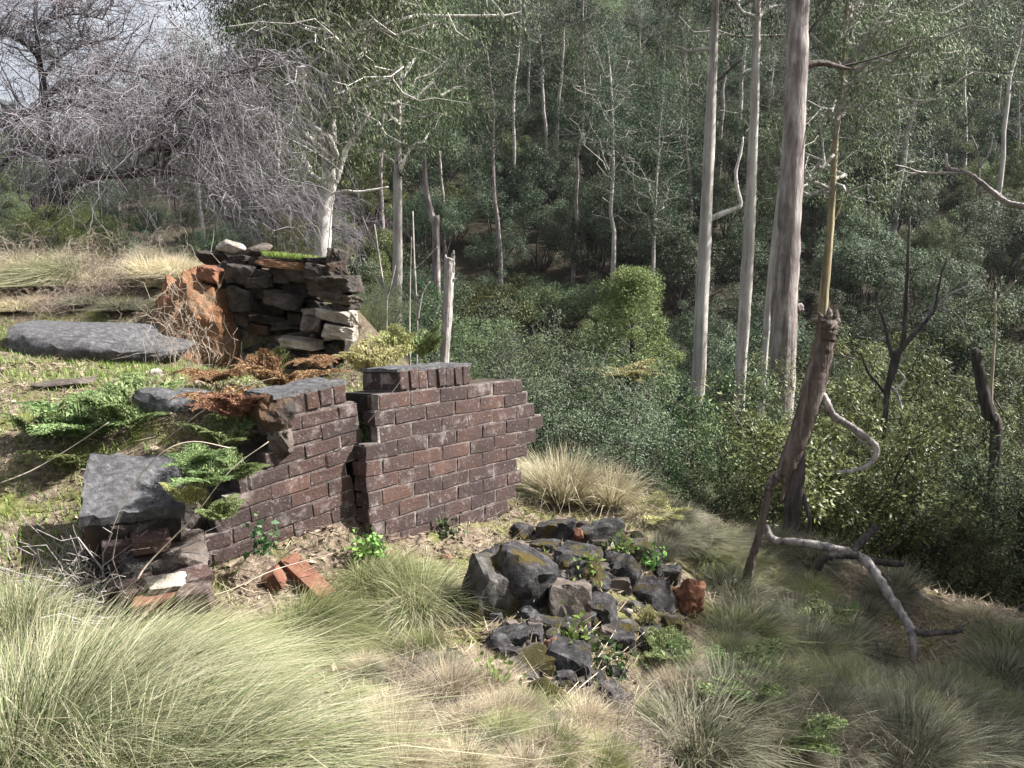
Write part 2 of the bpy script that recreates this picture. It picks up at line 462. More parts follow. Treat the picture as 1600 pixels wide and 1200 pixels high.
def link_obj(name, me, mat=None, parent=None, loc=(0, 0, 0), rot=(0, 0, 0), scale=(1, 1, 1)):
    o = bpy.data.objects.new(name, me)
    COL.objects.link(o)
    o.location = [float(v) for v in loc]; o.rotation_euler = rot
    o.scale = (scale, scale, scale) if isinstance(scale, (int, float)) else scale
    if parent: o.parent = parent
    if mat is not None:
        m = MAT[mat] if isinstance(mat, str) else mat
        if not me.materials: me.materials.append(m)
        o.material_slots[0].link = 'OBJECT'; o.material_slots[0].material = m
    return o


def empty(name, loc, label, cat, group=None, rot=(0, 0, 0), scale=1.0):
    o = bpy.data.objects.new(name, None); COL.objects.link(o)
    o.empty_display_size = .2
    o.location = [float(v) for v in loc]; o.rotation_euler = rot; o.scale = (scale,) * 3 if isinstance(scale, (int, float)) else scale
    return tag(o, label, cat, group)


def spline(pts, n):
    """Catmull-Rom through control rows (any columns)"""
    p = np.asarray(pts, float)
    if len(p) < 3:
        f = np.linspace(0, 1, n)[:, None]; return p[0] * (1 - f) + p[-1] * f
    q = np.concatenate([[2 * p[0] - p[1]], p, [2 * p[-1] - p[-2]]])
    u = np.linspace(0, len(p) - 1 - 1e-6, n); i = u.astype(int); t = (u - i)[:, None]
    a, b, c, d = q[i], q[i + 1], q[i + 2], q[i + 3]
    return .5 * (2 * b + (c - a) * t + (2 * a - 5 * b + 4 * c - d) * t ** 2 + (3 * b - a - 3 * c + d) * t ** 3)


def pix_path(lst, Y, n=None, wob=0, rng=None):
    """pixel polyline (px,py,width_px[,Y]) -> smooth 3D points and radii"""
    rows = []
    for r in lst:
        y = r[3] if len(r) > 3 else Y
        rows.append([*P(r[0], r[1], y), r[2] * y / FPX / 2])
    n = n or max(6, len(rows) * 5)
    s = spline(rows, n)
    if wob:
        s[1:-1, :3] += rng.normal(size=(n - 2, 3)) * wob * s[1:-1, 3:4]
    return s[:, :3], np.maximum(s[:, 3], .002)


# ------------------------------------------------------------------ GROUND
def axis(a, b, lo, hi, step, grow):
    c = list(np.arange(a, b + 1e-6, step)); st = step
    l = []; x = a
    while x > lo: st *= grow; x -= st; l.append(x)
    r = []; st = step; x = b
    while x < hi: st *= grow; x += st; r.append(x)
    return np.array(l[::-1] + c + r)


gx = axis(-4.2, 4.6, -320, 320, .055, 1.085); gy = axis(1.4, 8.6, -60, 420, .06, 1.075)
X, Y_ = np.meshgrid(gx, gy)
Z = H(X.ravel(), Y_.ravel())
nx, ny = len(gx), len(gy)
i = (np.arange(ny - 1)[:, None] * nx + np.arange(nx - 1)[None]).ravel()
gme = np_mesh('ground', np.stack([X.ravel(), Y_.ravel(), Z], 1), [np.stack([i, i + 1, i + nx + 1, i + nx], 1)], True)
tag(link_obj('ground', gme, 'ground'), kind='structure')


# ------------------------------------------------------------------ BRICK WALLS
def rotm(yaw, lean, roll):
    a = np.radians([yaw, lean, roll])
    cz, sz = np.cos(a[0]), np.sin(a[0]); cx, sx = np.cos(a[1]), np.sin(a[1]); cy, sy = np.cos(a[2]), np.sin(a[2])
    return np.array([[cz, -sz, 0], [sz, cz, 0], [0, 0, 1]]) @ np.array([[1, 0, 0], [0, cx, -sx], [0, sx, cx]]) @ np.array([[cy, 0, sy], [0, 1, 0], [-sy, 0, cy]])


_brickcache = {}


def brick_mesh(l, h, d, rng, var):
    key = (round(l / .02), round(h / .01), round(d / .02), var)
    if key in _brickcache: return _brickcache[key]
    bm = bmesh.new()
    bmesh.ops.create_cube(bm, size=1)
    for v in bm.verts:
        v.co = Vector((v.co.x * l, v.co.y * d, v.co.z * h)) + Vector(rng.normal(size=3) * .003 * np.array([1, .25, 1]))
    bmesh.ops.bevel(bm, geom=list(bm.edges), offset=.0045, segments=1, affect='EDGES')
    for v in bm.verts: v.co += Vector(rng.normal(size=3) * .002 * np.array([1, .5, 1]))
    me = bpy.data.meshes.new('brick'); bm.to_mesh(me); bm.free()
    _brickcache[key] = me
    return me


def brick_wall(name, label, o, R, bl, ch, rows, soldiers, zoff, holes, thick, seed, capmat='rocklich'):
    rng = np.random.default_rng(seed)
    base = np.array([o[0], o[1], Hs(o[0], o[1])])
    root = empty(name, o, label, 'brick wall')
    root.rotation_euler = Matrix(R.tolist()).to_euler()
    o = np.asarray(o)

    def u_at(px, w):
        n = RT - (px - 800) / FPX * FW
        q = o - w * R[:, 2] - CAM
        return -(q @ n) / (R[:, 0] @ n)
    zx = lambda x: x / 3.75 + zoff[0]
    core = []
    mo = .0075
    for (k, xl, xr) in rows:
        w0 = k * ch; wm = (k + .5) * ch
        ul, ur = u_at(zx(xl), wm), u_at(zx(xr), wm)
        off = (0 if k % 2 else .5) * bl + rng.normal() * .006
        j = math.floor((ul - off) / bl) - 1
        while True:
            a = max(off + j * bl, ul); b = min(off + (j + 1) * bl, ur); j += 1
            if a >= ur: break
            if b - a < .045: continue
            um = (a + b) / 2
            # holes given in zoom pixels
            wp = o + um * R[:, 0] - wm * R[:, 2] - CAM
            hx = (800 + FPX * (wp @ RT) / (wp @ FW) - zoff[0]) * 3.75; hy = (600 - FPX * (wp @ UP) / (wp @ FW) - zoff[1]) * 3.75
            if any(abs(hx - q[0]) < q[2] and abs(hy - q[1]) < q[3] for q in holes): continue
            me = brick_mesh(b - a - mo, ch - mo, .105, rng, int(rng.integers(4)))
            st = (b - a - mo) / (round((b - a - mo) / .02) * .02)
            c = link_obj('brick', me, 'brick', root, (um, .0525 + np.clip(rng.normal() * .0012, -.002, .002), -wm + rng.normal() * .0012),
                         (rng.normal() * .004, rng.normal() * .006, np.clip(rng.normal() * .005, -.01, .01)), (1, 1, 1))
        core.append((ul + .012, ur - .012, -w0 - ch - .002, -w0 + .002, .007 + .002 * (k % 2)))
    # mortar and backing brickwork: one solid with staggered rows
    bm = bmesh.new()
    for (a, b, z0, z1, f) in core:
        r = bmesh.ops.create_cube(bm, size=1)
        jl, jr = rng.random() * .03, rng.random() * .03
        for v in r['verts']:
            v.co = Vector((a + (0 if v.co.x < 0 else b - a), f - .0025 if v.co.y < 0 else .06, z0 if v.co.z < 0 else z1))
            if v.co.y > .1: v.co.x += jl if v.co.x < (a + b) / 2 else -jr
    me = bpy.data.meshes.new('mortar_core'); bm.to_mesh(me); bm.free()
    link_obj('mortar_core', me, 'mortar', root)
    bm = bmesh.new()
    for q, (a, b, z0, z1, f) in enumerate(core):
        r = bmesh.ops.create_cube(bm, size=1)
        for v in r['verts']:
            e = rng.random() * .035
            v.co = Vector((a + .012 + e if v.co.x < 0 else b - .012 - e, .058 if v.co.y < 0 else thick - .02 * rng.random(), z0 - .001 if v.co.z < 0 else z1 + .001))
    me = bpy.data.meshes.new('backing'); bm.to_mesh(me); bm.free()
    link_obj('backing_brickwork', me, 'rockdark', root)
    # soldier course on edge
    if soldiers:
        xl, xr, num, hh = soldiers
        ul, ur = u_at(zx(xl), -hh / 2), u_at(zx(xr), -hh / 2)
        st = (ur - ul) / num
        for q in range(num):
            for (v0, dd) in ((0, .165), (.17, thick - .172)):
                me = brick_mesh(st - .009, hh - .012, dd, rng, int(rng.integers(4)))
                link_obj('brick', me, 'brick', root, (ul + (q + .5) * st, v0 + dd / 2 + rng.normal() * .003, hh / 2 + .004 + rng.normal() * .002), (rng.normal() * .012, rng.normal() * .02, rng.normal() * .012))
        bm = bmesh.new(); r = bmesh.ops.create_cube(bm, size=1)
        for v in r['verts']:
            v.co = Vector((ul + .006 + (0 if v.co.x < 0 else ur - ul - .012), .010 if v.co.y < 0 else thick - .008, -.004 if v.co.z < 0 else hh - .012))
        me = bpy.data.meshes.new('mortar_bed'); bm.to_mesh(me); bm.free()
        link_obj('mortar_bed', me, 'mortar', root)
        cap = slab_mesh(ur - ul + .012, thick - .01, .022, rng)
        link_obj('lichen_cap', cap, capmat, root, ((ul + ur) / 2, thick / 2 + .004, hh + .006))
    return root, u_at, zx


def slab_mesh(l, d, h, rng, n=24, rough=.012):
    bm = bmesh.new()
    bmesh.ops.create_grid(bm, x_segments=n, y_segments=max(6, int(n * d / l)), size=.5)
    ext = [e for e in bm.edges if e.is_boundary]
    r = bmesh.ops.extrude_edge_only(bm, edges=ext)
    nv = [g for g in r['geom'] if isinstance(g, bmesh.types.BMVert)]
    for v in nv: v.co.z -= 1; v.co.x *= 1.02; v.co.y *= 1.02
    s = rng.random() * 50
    for v in bm.verts:
        x, y = v.co.x * l, v.co.y * d
        e = float(vnoise(x * 9 + s, y * 9)) + .6 * float(vnoise(x * 27 + s, y * 27))
        top = v.co.z > -.5
        v.co = Vector((x + (e * rough), y + e * rough, (h * .5 + e * rough * 1.2) if top else -h * .5))
    me = bpy.data.meshes.new('slab'); bm.to_mesh(me); bm.free()
    return me


RW, u_r, zxr = brick_wall('brick_wall', 'dark brick wall section with a raised row of upright bricks on top', (-.672, 4.510, .912), rotm(51.84, -3.8, 2.2), .2496, .0894,
           [(0, 185, 1037), (1, 172, 1075), (2, 182, 1112), (3, 108, 1156), (4, 115, 1120), (5, 125, 1066), (6, 130, 1014), (7, 136, 1036), (8, 150, 1005), (9, 170, 962), (10, 240, 900), (11, 250, 700)],
           (318, 735, 8, .124), (540, 560), [], .33, 11)
LW, u_l, zxl = brick_wall('brick_wall', 'tilted left brick wall section with rust-brown dead bracken spilling over its end', (-1.357, 3.907, .823), rotm(44.27, -1.8, -5.1), .2256, .0808,
           [(0, 628, 1045), (1, 600, 1066), (2, 503, 1076), (3, 350, 1080), (4, 270, 992), (5, 215, 1018), (6, 150, 1030), (7, 90, 1042), (8, 40, 1050), (9, 0, 1058), (10, -30, 1062), (11, -30, 1062), (12, -30, 700)],
           (572, 985, 5, .112), (280, 580), [(430, 860, 55, 40), (900, 1075, 45, 40)], .33, 12)


# ------------------------------------------------------------------ ROCKS
def rock_mesh(seed, dims=(1, 1, 1), planes=14, sub=4, rough=.05, flat=0, boxy=0):
    rng = np.random.default_rng(seed)
    bm = bmesh.new(); bmesh.ops.create_icosphere(bm, subdivisions=sub, radius=1)
    d = np.array([v.co[:] for v in bm.verts]); d /= np.linalg.norm(d, axis=1)[:, None]
    n = rng.normal(size=(planes, 3)); n /= np.linalg.norm(n, axis=1)[:, None]
    if flat: n = np.concatenate([n, [[0, 0, 1], [0, 0, -1]]])
    off = .62 + .33 * rng.random(len(n))
    if boxy:
        n = np.concatenate([np.array([[1, 0, 0], [-1, 0, 0], [0, 1, 0], [0, -1, 0], [0, 0, 1], [0, 0, -1.]]) + rng.normal(size=(6, 3)) * .09, n[:5]])
        n /= np.linalg.norm(n, axis=1)[:, None]
        off = np.concatenate([np.full(6, .9) + rng.normal(size=6) * .05, 1.2 + .2 * rng.random(len(n) - 6)])
        cap_r = 1.6
    else: cap_r = 1.15
    dn = d @ n.T
    r = np.where(dn > .05, off[None] / np.maximum(dn, .05), 9).min(1); r = np.minimum(r, cap_r)
    p = d * r[:, None]
    p += d * (rough * noise3(p + seed, 2.6) + rough * .6 * noise3(p + seed, 7) + rough * .3 * noise3(p, 17))[:, None]
    p *= np.asarray(dims)[None] * .5
    for v, q in zip(bm.verts, p): v.co = q
    me = bpy.data.meshes.new('rock'); bm.to_mesh(me); bm.free()
    me.polygons.foreach_set('use_smooth', np.ones(len(me.polygons), bool))
    me.set_sharp_from_angle(angle=math.radians(24))
    return me


def rock(name, label, cat, px, py, wpx, hpx, Y, mat, seed, depth=None, group=None, rot=None, flat=0, rough=.07, sub=4, parent=None, boxy=0):
    rng = np.random.default_rng(seed + 900)
    c = P(px, py, Y); w = wpx * Y / FPX; h = hpx * Y / FPX
    me = rock_mesh(seed, (w * 1.08, depth or (w + h) * .5, h * 1.12), sub=sub, rough=rough, flat=flat, boxy=boxy)
    r = rot if rot is not None else (rng.normal() * .12, rng.normal() * .15, rng.normal() * .3)
    o = link_obj(name, me, mat, parent, c, r)
    if label: tag(o, label, cat, group)
    return o


# heap of basalt boulders
G = 'boulders of the tumbled heap'
heap = [  # px, py, w, h, mat, label
    (822, 905, 100, 110, 'rock', 'largest dark boulder of the tumbled heap, pale speckles on its face'),
    (765, 925, 62, 105, 'rockmoss', 'moss-browned boulder flank beside the largest boulder of the heap'),
    (888, 945, 58, 72, 'rockbrown', 'brownish flat-faced boulder leaning below the largest boulder'),
    (972, 900, 50, 62, 'rock', 'dark upright boulder near the orange rubble block'),
    (868, 832, 60, 40, 'rock', 'long sloping dark boulder at the crest of the heap'),
    (905, 868, 60, 36, 'rock', 'dark boulder with a flat slanted side under the heap crest'),
    (885, 885, 56, 40, 'rock', 'rough dark boulder wedged beside the largest boulder of the heap'),
    (852, 856, 36, 30, 'rock', 'small pale-topped boulder between the heap crest and the largest boulder'),
    (812, 830, 40, 22, 'rock', 'flat dark stone at the heap edge by the green grass'),
    (786, 853, 38, 26, 'rock', 'small block-shaped stone perched over the largest boulder'),
    (757, 868, 44, 26, 'rock', 'low dark stone at the heap corner nearest the brick wall'),
    (935, 835, 56, 40, 'rock', 'dark rubble stone near the dry grass behind the heap'),
    (945, 890, 30, 34, 'rockmoss', 'olive mossy stone between two dark boulders'),
    (1000, 862, 34, 34, 'rockmoss', 'mossy greenish stone at the back of the heap'),
    (1020, 930, 50, 46, 'rock', 'dark stone next to the orange rubble block'),
    (990, 955, 50, 40, 'rock', 'dark angular stone below the upright boulder'),
    (940, 960, 40, 50, 'rock', 'dark stone in the shadowed lower middle of the heap'),
    (800, 1000, 54, 40, 'rock', 'bluish dark stone with a mossy streak under the largest boulder'),
    (778, 1010, 36, 44, 'rock', 'slanting dark stone at the foot of the mossy flank'),
    (825, 1038, 68, 44, 'rockmoss', 'rounded brown mossy boulder low in the heap'),
    (890, 1035, 62, 60, 'rock', 'dark boulder low in the heap beside the rounded mossy one'),
    (850, 1090, 60, 60, 'rockmoss', 'mossy stump-like stone half buried under dry twigs'),
    (955, 1090, 44, 50, 'rock', 'grey stone showing through twigs below the heap'),
    (775, 1108, 40, 26, 'rock', 'flat grey stone sunk in litter below the heap'),
    (700, 1080, 34, 22, 'rock', 'small grey stone sunk in litter beside the green tussock'),
    (1010, 985, 40, 30, 'rock', 'small dark stone by the pale fern tip'),
    (965, 1000, 44, 40, 'rock', 'dark stone in the hollow below the heap'),
    (915, 905, 60, 50, 'rock', 'dark stone half hidden by leafy weeds in the heap'),
    (860, 980, 60, 40, 'rock', 'shadowed dark stone under the brown flat-faced boulder'),
]
for q, (px, py, w, h, mt, lab) in enumerate(heap):
    g = hit(px, py + h * .30)
    Yd = g[1] + .02
    rock('boulder', lab, 'boulder', px, py + 8, w * 1.16, h * 1.2, Yd + .02, mt, 40 + q, group=None, rough=.10, boxy=(q % 3 > 0))
rf = np.random.default_rng(71)
for q in range(230):
    px = rf.uniform(745, 1050); py = rf.uniform(825, 1075)
    if px < 760 and py > 980: continue
    if abs(px - 900) / 165 + abs(py - 935) / 175 > 1.15: continue
    sz = rf.uniform(9, 26); gY = hit(px, py + sz * .3)[1]
    rock('rubble_stone', 'small dark rubble stone packed between the boulders of the heap', 'stone', px, py, sz * 1.3, sz, gY, ['rock', 'rock', 'rockmoss', 'rock', 'rockbrown'][q % 5], 140 + q, group='small stones in the boulder heap', sub=3, boxy=q % 2)
hb = rock('rubble_block', 'orange-red block of brick rubble beside the dark boulders', 'rubble', 1072, 937, 60, 74, hit(1072, 955)[1], 'rockorange', 301, rot=(.2, .5, .4), rough=.22)
rock('brick_fragment', 'small orange brick fragment standing in the crest of the boulder heap', 'brick', 905, 836, 16, 26, hit(905, 846)[1] - .1, 'tile', 302, rot=(.1, -.3, .2))
rock('brick_fragment', 'orange brick fragment lying under the rounded mossy boulder', 'brick', 862, 1005, 26, 20, hit(862, 1010)[1] - .12, 'rockorange', 303)
rock('brick_fragment', 'small pinkish brick piece lying between the wall and the boulder heap', 'brick', 697, 873, 22, 12, hit(697, 877)[1], 'tile', 304)
rock('pale_stone', 'small white stone caught under the brown flat-faced boulder', 'stone', 887, 978, 8, 14, hit(887, 980)[1] - .16, 'rockpale', 305)
rock('pale_stone', 'small white stone among twigs right of the leafy weeds', 'stone', 982, 956, 14, 12, hit(982, 958)[1] - .12, 'rockpale', 306)
rock('pale_stone', 'white shard lying in litter beside the half-buried mossy stone', 'stone', 832, 1118, 24, 10, hit(832, 1120)[1], 'rockpale', 307)
rock('grey_stone', 'grey flat stone lying on the mossy ground by the slab', 'stone', 54, 921, 32, 22, hit(54, 925)[1], 'rocklich', 308)
rock('pale_stone', 'small white stone on mossy ground below the grey flat stone', 'stone', 42, 960, 16, 12, hit(42, 962)[1], 'rockpale', 309)

# broken end of the brickwork, left of the wall: lichened slab on rubble
Yq = 3.55
root = empty('broken_brickwork', hit(240, 930), 'broken brickwork end with a lichened grey top and exposed orange bricks', 'brickwork')
bl = np.array(root.location)


def child_rock(name, px, py, w, h, Y, mat, seed, depth=None, rot=(0, 0, 0), flat=1, rough=.05, par=None, org=None, boxy=1):
    o = rock(name, None, None, px, py, w, h, Y, mat, seed, depth, None, rot, flat, rough, boxy=boxy)
    o.parent = par or root
    o.location = Vector(o.location) - Vector((bl if org is None else org).tolist())
    return o


_sr = np.random.default_rng(401)
link_obj('masonry_body', slab_mesh(.39, .44, .44, _sr, 40, .05), 'rockdark', root, P(210, 828, 3.72) - bl, (.36, .05, .42))
link_obj('lichen_cap', slab_mesh(.415, .465, .05, _sr, 40, .03), 'rocklich', root, P(208, 762, 3.66) - bl, (.36, .05, .42))
for q, (px, py, w, h, Y, mt) in enumerate([(165, 900, 50, 40, 3.5, 'rockdark'), (215, 888, 62, 40, 3.45, 'rockmoss'), (275, 800, 50, 50, 3.85, 'rockdark'), (200, 930, 40, 24, 3.35, 'rockbrown')]):
    child_rock('rubble', px, py, w, h, Y, mt, 430 + q, .2, (q * .3, q * .2, q), 1, .14)
for (px, py, rz, rx) in [(190, 852, .42, .2), (236, 846, .42, .2), (205, 876, .42, .2)]:
    link_obj('brick', brick_mesh(.16, .068, .11, _sr, int(_sr.integers(4))), 'brick', root, P(px, py, 3.46) - bl, (rx + _sr.normal() * .05, _sr.normal() * .05, rz + _sr.normal() * .06))
child_rock('rubble_core', 290, 850, 110, 110, 4.0, 'rockdark', 402, .4, (.0, .05, .3), rough=.12)
child_rock('rubble_step', 262, 890, 112, 90, 3.58, 'rockbrown', 403, .34, (.2, 0, .4), rough=.18)
child_rock('plaster_patch', 258, 912, 60, 14, 3.33, 'rockpale', 404, .10, (.35, -.08, .3), rough=.12)
child_rock('pale_lump', 442, 686, 34, 40, 4.12, 'rockbrown', 405, .2, rough=.15)
rg = np.random.default_rng(3)
for (px, py, w, h, Y, mt, rz) in [(252, 940, 84, 34, 3.30, 'tile', .35), (305, 935, 50, 38, 3.3, 'brick', .2), (215, 922, 54, 30, 3.32, 'brick', .5), 
                                  (300, 905, 56, 26, 3.42, 'brick', .7)]:
    me = brick_mesh(w * Y / FPX, h * Y / FPX, .11, rg, int(rg.integers(4)))
    c = P(px, py, Y) - bl
    link_obj('brick', me, mt, root, c, (rg.normal() * .08 + .15, rg.normal() * .08 - .12, rz))
rock('lichened_block', 'grey lichened masonry block bedded in grass above the broken brickwork', 'block', 290, 640, 150, 70, 4.55, 'rocklich', 411, .4, rot=(.3, .1, .5), flat=1, rough=.06)
rock('masonry_lump', 'dark lichen-spotted masonry lump at the tilted wall section\'s broken end', 'masonry', 420, 645, 62, 74, 4.12, 'rockdark', 412, .34, rot=(0, 0, .7), flat=1, rough=.12)
# terracotta pieces lying in front of the wall
for (px, py, w, h, rz, ry, lab) in [(478, 905, 100, 22, -.55, .5, 'long orange terracotta brick lying in grass below the crack'), (428, 905, 30, 36, .2, 1.0, 'short orange terracotta piece standing on end below the wall')]:
    g = hit(px, py + 10); Yd = g[1]
    me = brick_mesh(w * Yd / FPX, .075, .11, rg, 1)
    tag(link_obj('terracotta_brick', me, 'tile', None, P(px, py, Yd), (.1, ry, rz)), lab, 'brick')

# flat dark slab on the terrace
g = hit(150, 562)
o = rock('stone_slab', 'broad flat dark grey stone slab on the grassy terrace', 'stone slab', 150, 532, 240, 72, g[1] + .35, 'rocklich', 421, 1.1, rot=(.06, .03, .05), flat=1, rough=.04, sub=5)
rock('stone', 'small pale pinkish stone on terrace grass before the slab', 'stone', 243, 583, 24, 16, hit(243, 588)[1], 'rockpale', 422)
rock('stone', 'low pale worn stone in the terrace path', 'stone', 100, 600, 90, 16, hit(100, 604)[1], 'rockbrown', 423, flat=1)

# ------------------------------------------------------------------ dry-stone ruin
YR = 8.05
rbase = np.array([P(450, 580, YR)[0], YR, Hs(P(450, 580, YR)[0], YR)])
ruin = empty('stone_ruin', rbase, 'ruined dark dry-stone wall end with green turf on its top', 'stone wall')
rg = np.random.default_rng(77)
kk = 0
for row in range(12):
    y = 408 + row * 14.5
    xl = 352 + rg.random() * 14; xr = 550 - [16, 10, 4, 0, -3, -5, -6, -4, 2, 8, 16, 26][row] + rg.random() * 8
    x = xl
    while x < xr - 12:
        w = min(20 + rg.random() * 46, xr - x); h = 13 + rg.random() * 14
        cx = x + w / 2; t_ = (cx - 350) / 200
        endst = cx > 500
        Y = YR + .22 * (1 - t_) + rg.normal() * .085 - (.16 if endst else 0) + .02 * (row - 3)
        mt = 'rockpale' if (endst and row in (6, 8)) else ('rockbrown' if rg.random() < .16 else 'rockdark')  # pale end stones: sunlight on the ruin's right end put into their colour
        me = rock_mesh(500 + kk, (w * 1.16 * Y / FPX, .34 + .1 * rg.random(), h * 1.1 * Y / FPX), 12, 4, .1, 1, 1)
        c = P(cx, y + rg.normal() * 3, Y) - rbase
        link_obj('stone', me, mt, ruin, c, (rg.normal() * .08, rg.normal() * .12 + .08, rg.normal() * .2))
        kk += 1; x += w
for (px, py, w, h, mt, dy) in [(528, 492, 60, 22, 'rockpale', -.22), (530, 518, 58, 24, 'rockpale', -.25), (520, 455, 64, 30, 'rockdark', -.25), (505, 428, 56, 26, 'rockdark', -.2), (332, 428, 34, 24, 'rockorange', -.05), (488, 505, 30, 26, 'rockbrown', -.25), (380, 428, 44, 32, 'rockdark', 0), (385, 470, 42, 40, 'rockdark', 0), (470, 536, 60, 14, 'rockpale', -.2)]:  # pale stones at the right end have the sunlight in their tone
    Y = YR + dy
    me = rock_mesh(700 + kk, (w * Y / FPX, .34, h * Y / FPX), 12, 4, .1, 1, 1)
    link_obj('stone', me, mt, ruin, P(px, py, Y) - rbase, (rg.normal() * .06, .14, rg.normal() * .2)); kk += 1
me = rock_mesh(801, (1.25, .55, 1.0), 16, 4, .1, 1)
link_obj('rubble_core', me, 'rockdark', ruin, P(448, 495, YR + .42) - rbase)
me = rock_mesh(802, (.70, .5, .12), 14, 4, .08, 1)
cap = link_obj('turf_cap', me, 'earth', ruin, P(458, 414, YR) - rbase, (0, .1, 0))
mb = MB(); rt = np.random.default_rng(8); n = 2600
a = rt.random(n) * 6.283; rr = np.sqrt(rt.random(n))
bp = np.stack([np.cos(a) * rr * .31, np.sin(a) * rr * .22, np.full(n, .03)], 1)
dr = np.stack([rt.normal(size=n) * .4, rt.normal(size=n) * .4, np.ones(n)], 1); ln = .02 + .045 * rt.random(n)
mb.strips(bp[:, None] + dr[:, None] * (np.linspace(0, 1, 3)[None, :, None] * ln[:, None, None]), np.full(n, .006), np.stack([np.cos(a * 7), np.sin(a * 7), 0 * a], 1))
turf = link_obj('turf', mb.mesh('turf'), 'lawn', ruin, P(458, 409, YR - .02) - rbase, (0, .1, 0))
turf['kind'] = 'stuff'
# upper rubble lip behind the turf
for (px, py, w, h, mt, lab) in [(365, 388, 52, 22, 'rockpale', 'pale earthy stone on the bank lip above the ruin'), (400, 392, 44, 18, 'rockbrown', 'brown flat stone on the bank lip beside the turf'), (330, 402, 50, 20, 'rockdark', 'dark stone on the bank lip above the rust earth')]:
    rock('stone', lab, 'stone', px, py, w, h, YR + .3, mt, 820 + px, .3, flat=1)
# rust-coloured earth bank left of the ruin
eb = P(300, 500, 7.95)
me = rock_mesh(811, (1.15, 1.0, 1.6), 60, 5, .18, 0)
o = link_obj('earth_bank', me, 'earth', None, (eb[0] + .0, eb[1] + .05, eb[2] - .1), (0, .1, .1))
tag(o, kind='structure')


# ------------------------------------------------------------------ PIXEL-DRAWN TRUNKS
def drawn(name, label, cat, Y, paths, mat, base=None, sides=12, rough=.12, group=None, partname='trunk', extra=None, seed=1):
    """paths: list of (part name, material, [(px,py,w[,Y])...])"""
    rng = np.random.default_rng(seed)
    if base is None:
        f = paths[0][2][0]; y = f[3] if len(f) > 3 else Y
        q = P(f[0], f[1], y); base = np.array([q[0], q[1], min(q[2], Hs(q[0], q[1]))])
    root = empty(name, base, label, cat, group)
    for (pn, mt, pl) in paths:
        mb = MB(); pts, rad = pix_path(pl, Y, n=max(8, len(pl) * 7), wob=.03 if pn == 'trunk' else .08, rng=rng)
        big = rad.max() > .05
        rad = rad * (1 + (.018 if pn == 'trunk' else .07) * rng.normal(size=len(rad)))
        mb.tube(pts, rad, sides if big else 8, True, rough if pn == 'trunk' else rough * 1.3, rng)
        link_obj(pn, mb.mesh(pn, True, base), mt or mat, root)
    return root


def to_ground(px, py, w, Y):
    """extend a trunk down along its own plumb line to the ground: returns a pixel row below"""
    q = P(px, py, Y); z = Hs(q[0], q[1]) - .15
    d = np.array([q[0], q[1], z]) - CAM; zz = d @ FW
    return (800 + FPX * (d @ RT) / zz, 600 - FPX * (d @ UP) / zz, w, Y)


def leafy(mb, centers, n, rad, L, W, rng, droop=.7, flat=.7):
    """clumps of leaves round centre points"""
    m = len(centers)
    c = np.repeat(centers, n, 0)
    o = rng.normal(size=(m * n, 3)) * .5; r = np.linalg.norm(o, axis=1)[:, None] + 1e-6
    o = o / r * np.minimum(r ** .55, 1.05)
    sc = np.repeat(rad * (0.6 + .8 * rng.random(m)), n)[:, None] * np.array([1, 1, flat])[None]
    d = o * .6 + rng.normal(size=o.shape) * .6; d[:, 2] -= droop * 1.3
    mb.leaves(c + o * sc, d, L, W, rng, o / (np.linalg.norm(o, axis=1)[:, None] + 1e-6) + np.array([0, 0, .7])[None])


def branches(start, dirs, length, rng, n=7, up=.25, wob=.12):
    """curved branches (m,n,3)"""
    m = len(start); d = dirs / np.linalg.norm(dirs, axis=1)[:, None]
    f = np.linspace(0, 1, n)
    p = start[:, None] + d[:, None] * (f[None, :, None] * length[:, None, None])
    p[:, :, 2] += up * length[:, None] * (f ** 2)[None]
    w = np.cumsum(rng.normal(size=(m, n, 3)) * wob / n, 1); w[:, 0] = 0
    return p + w * length[:, None, None]


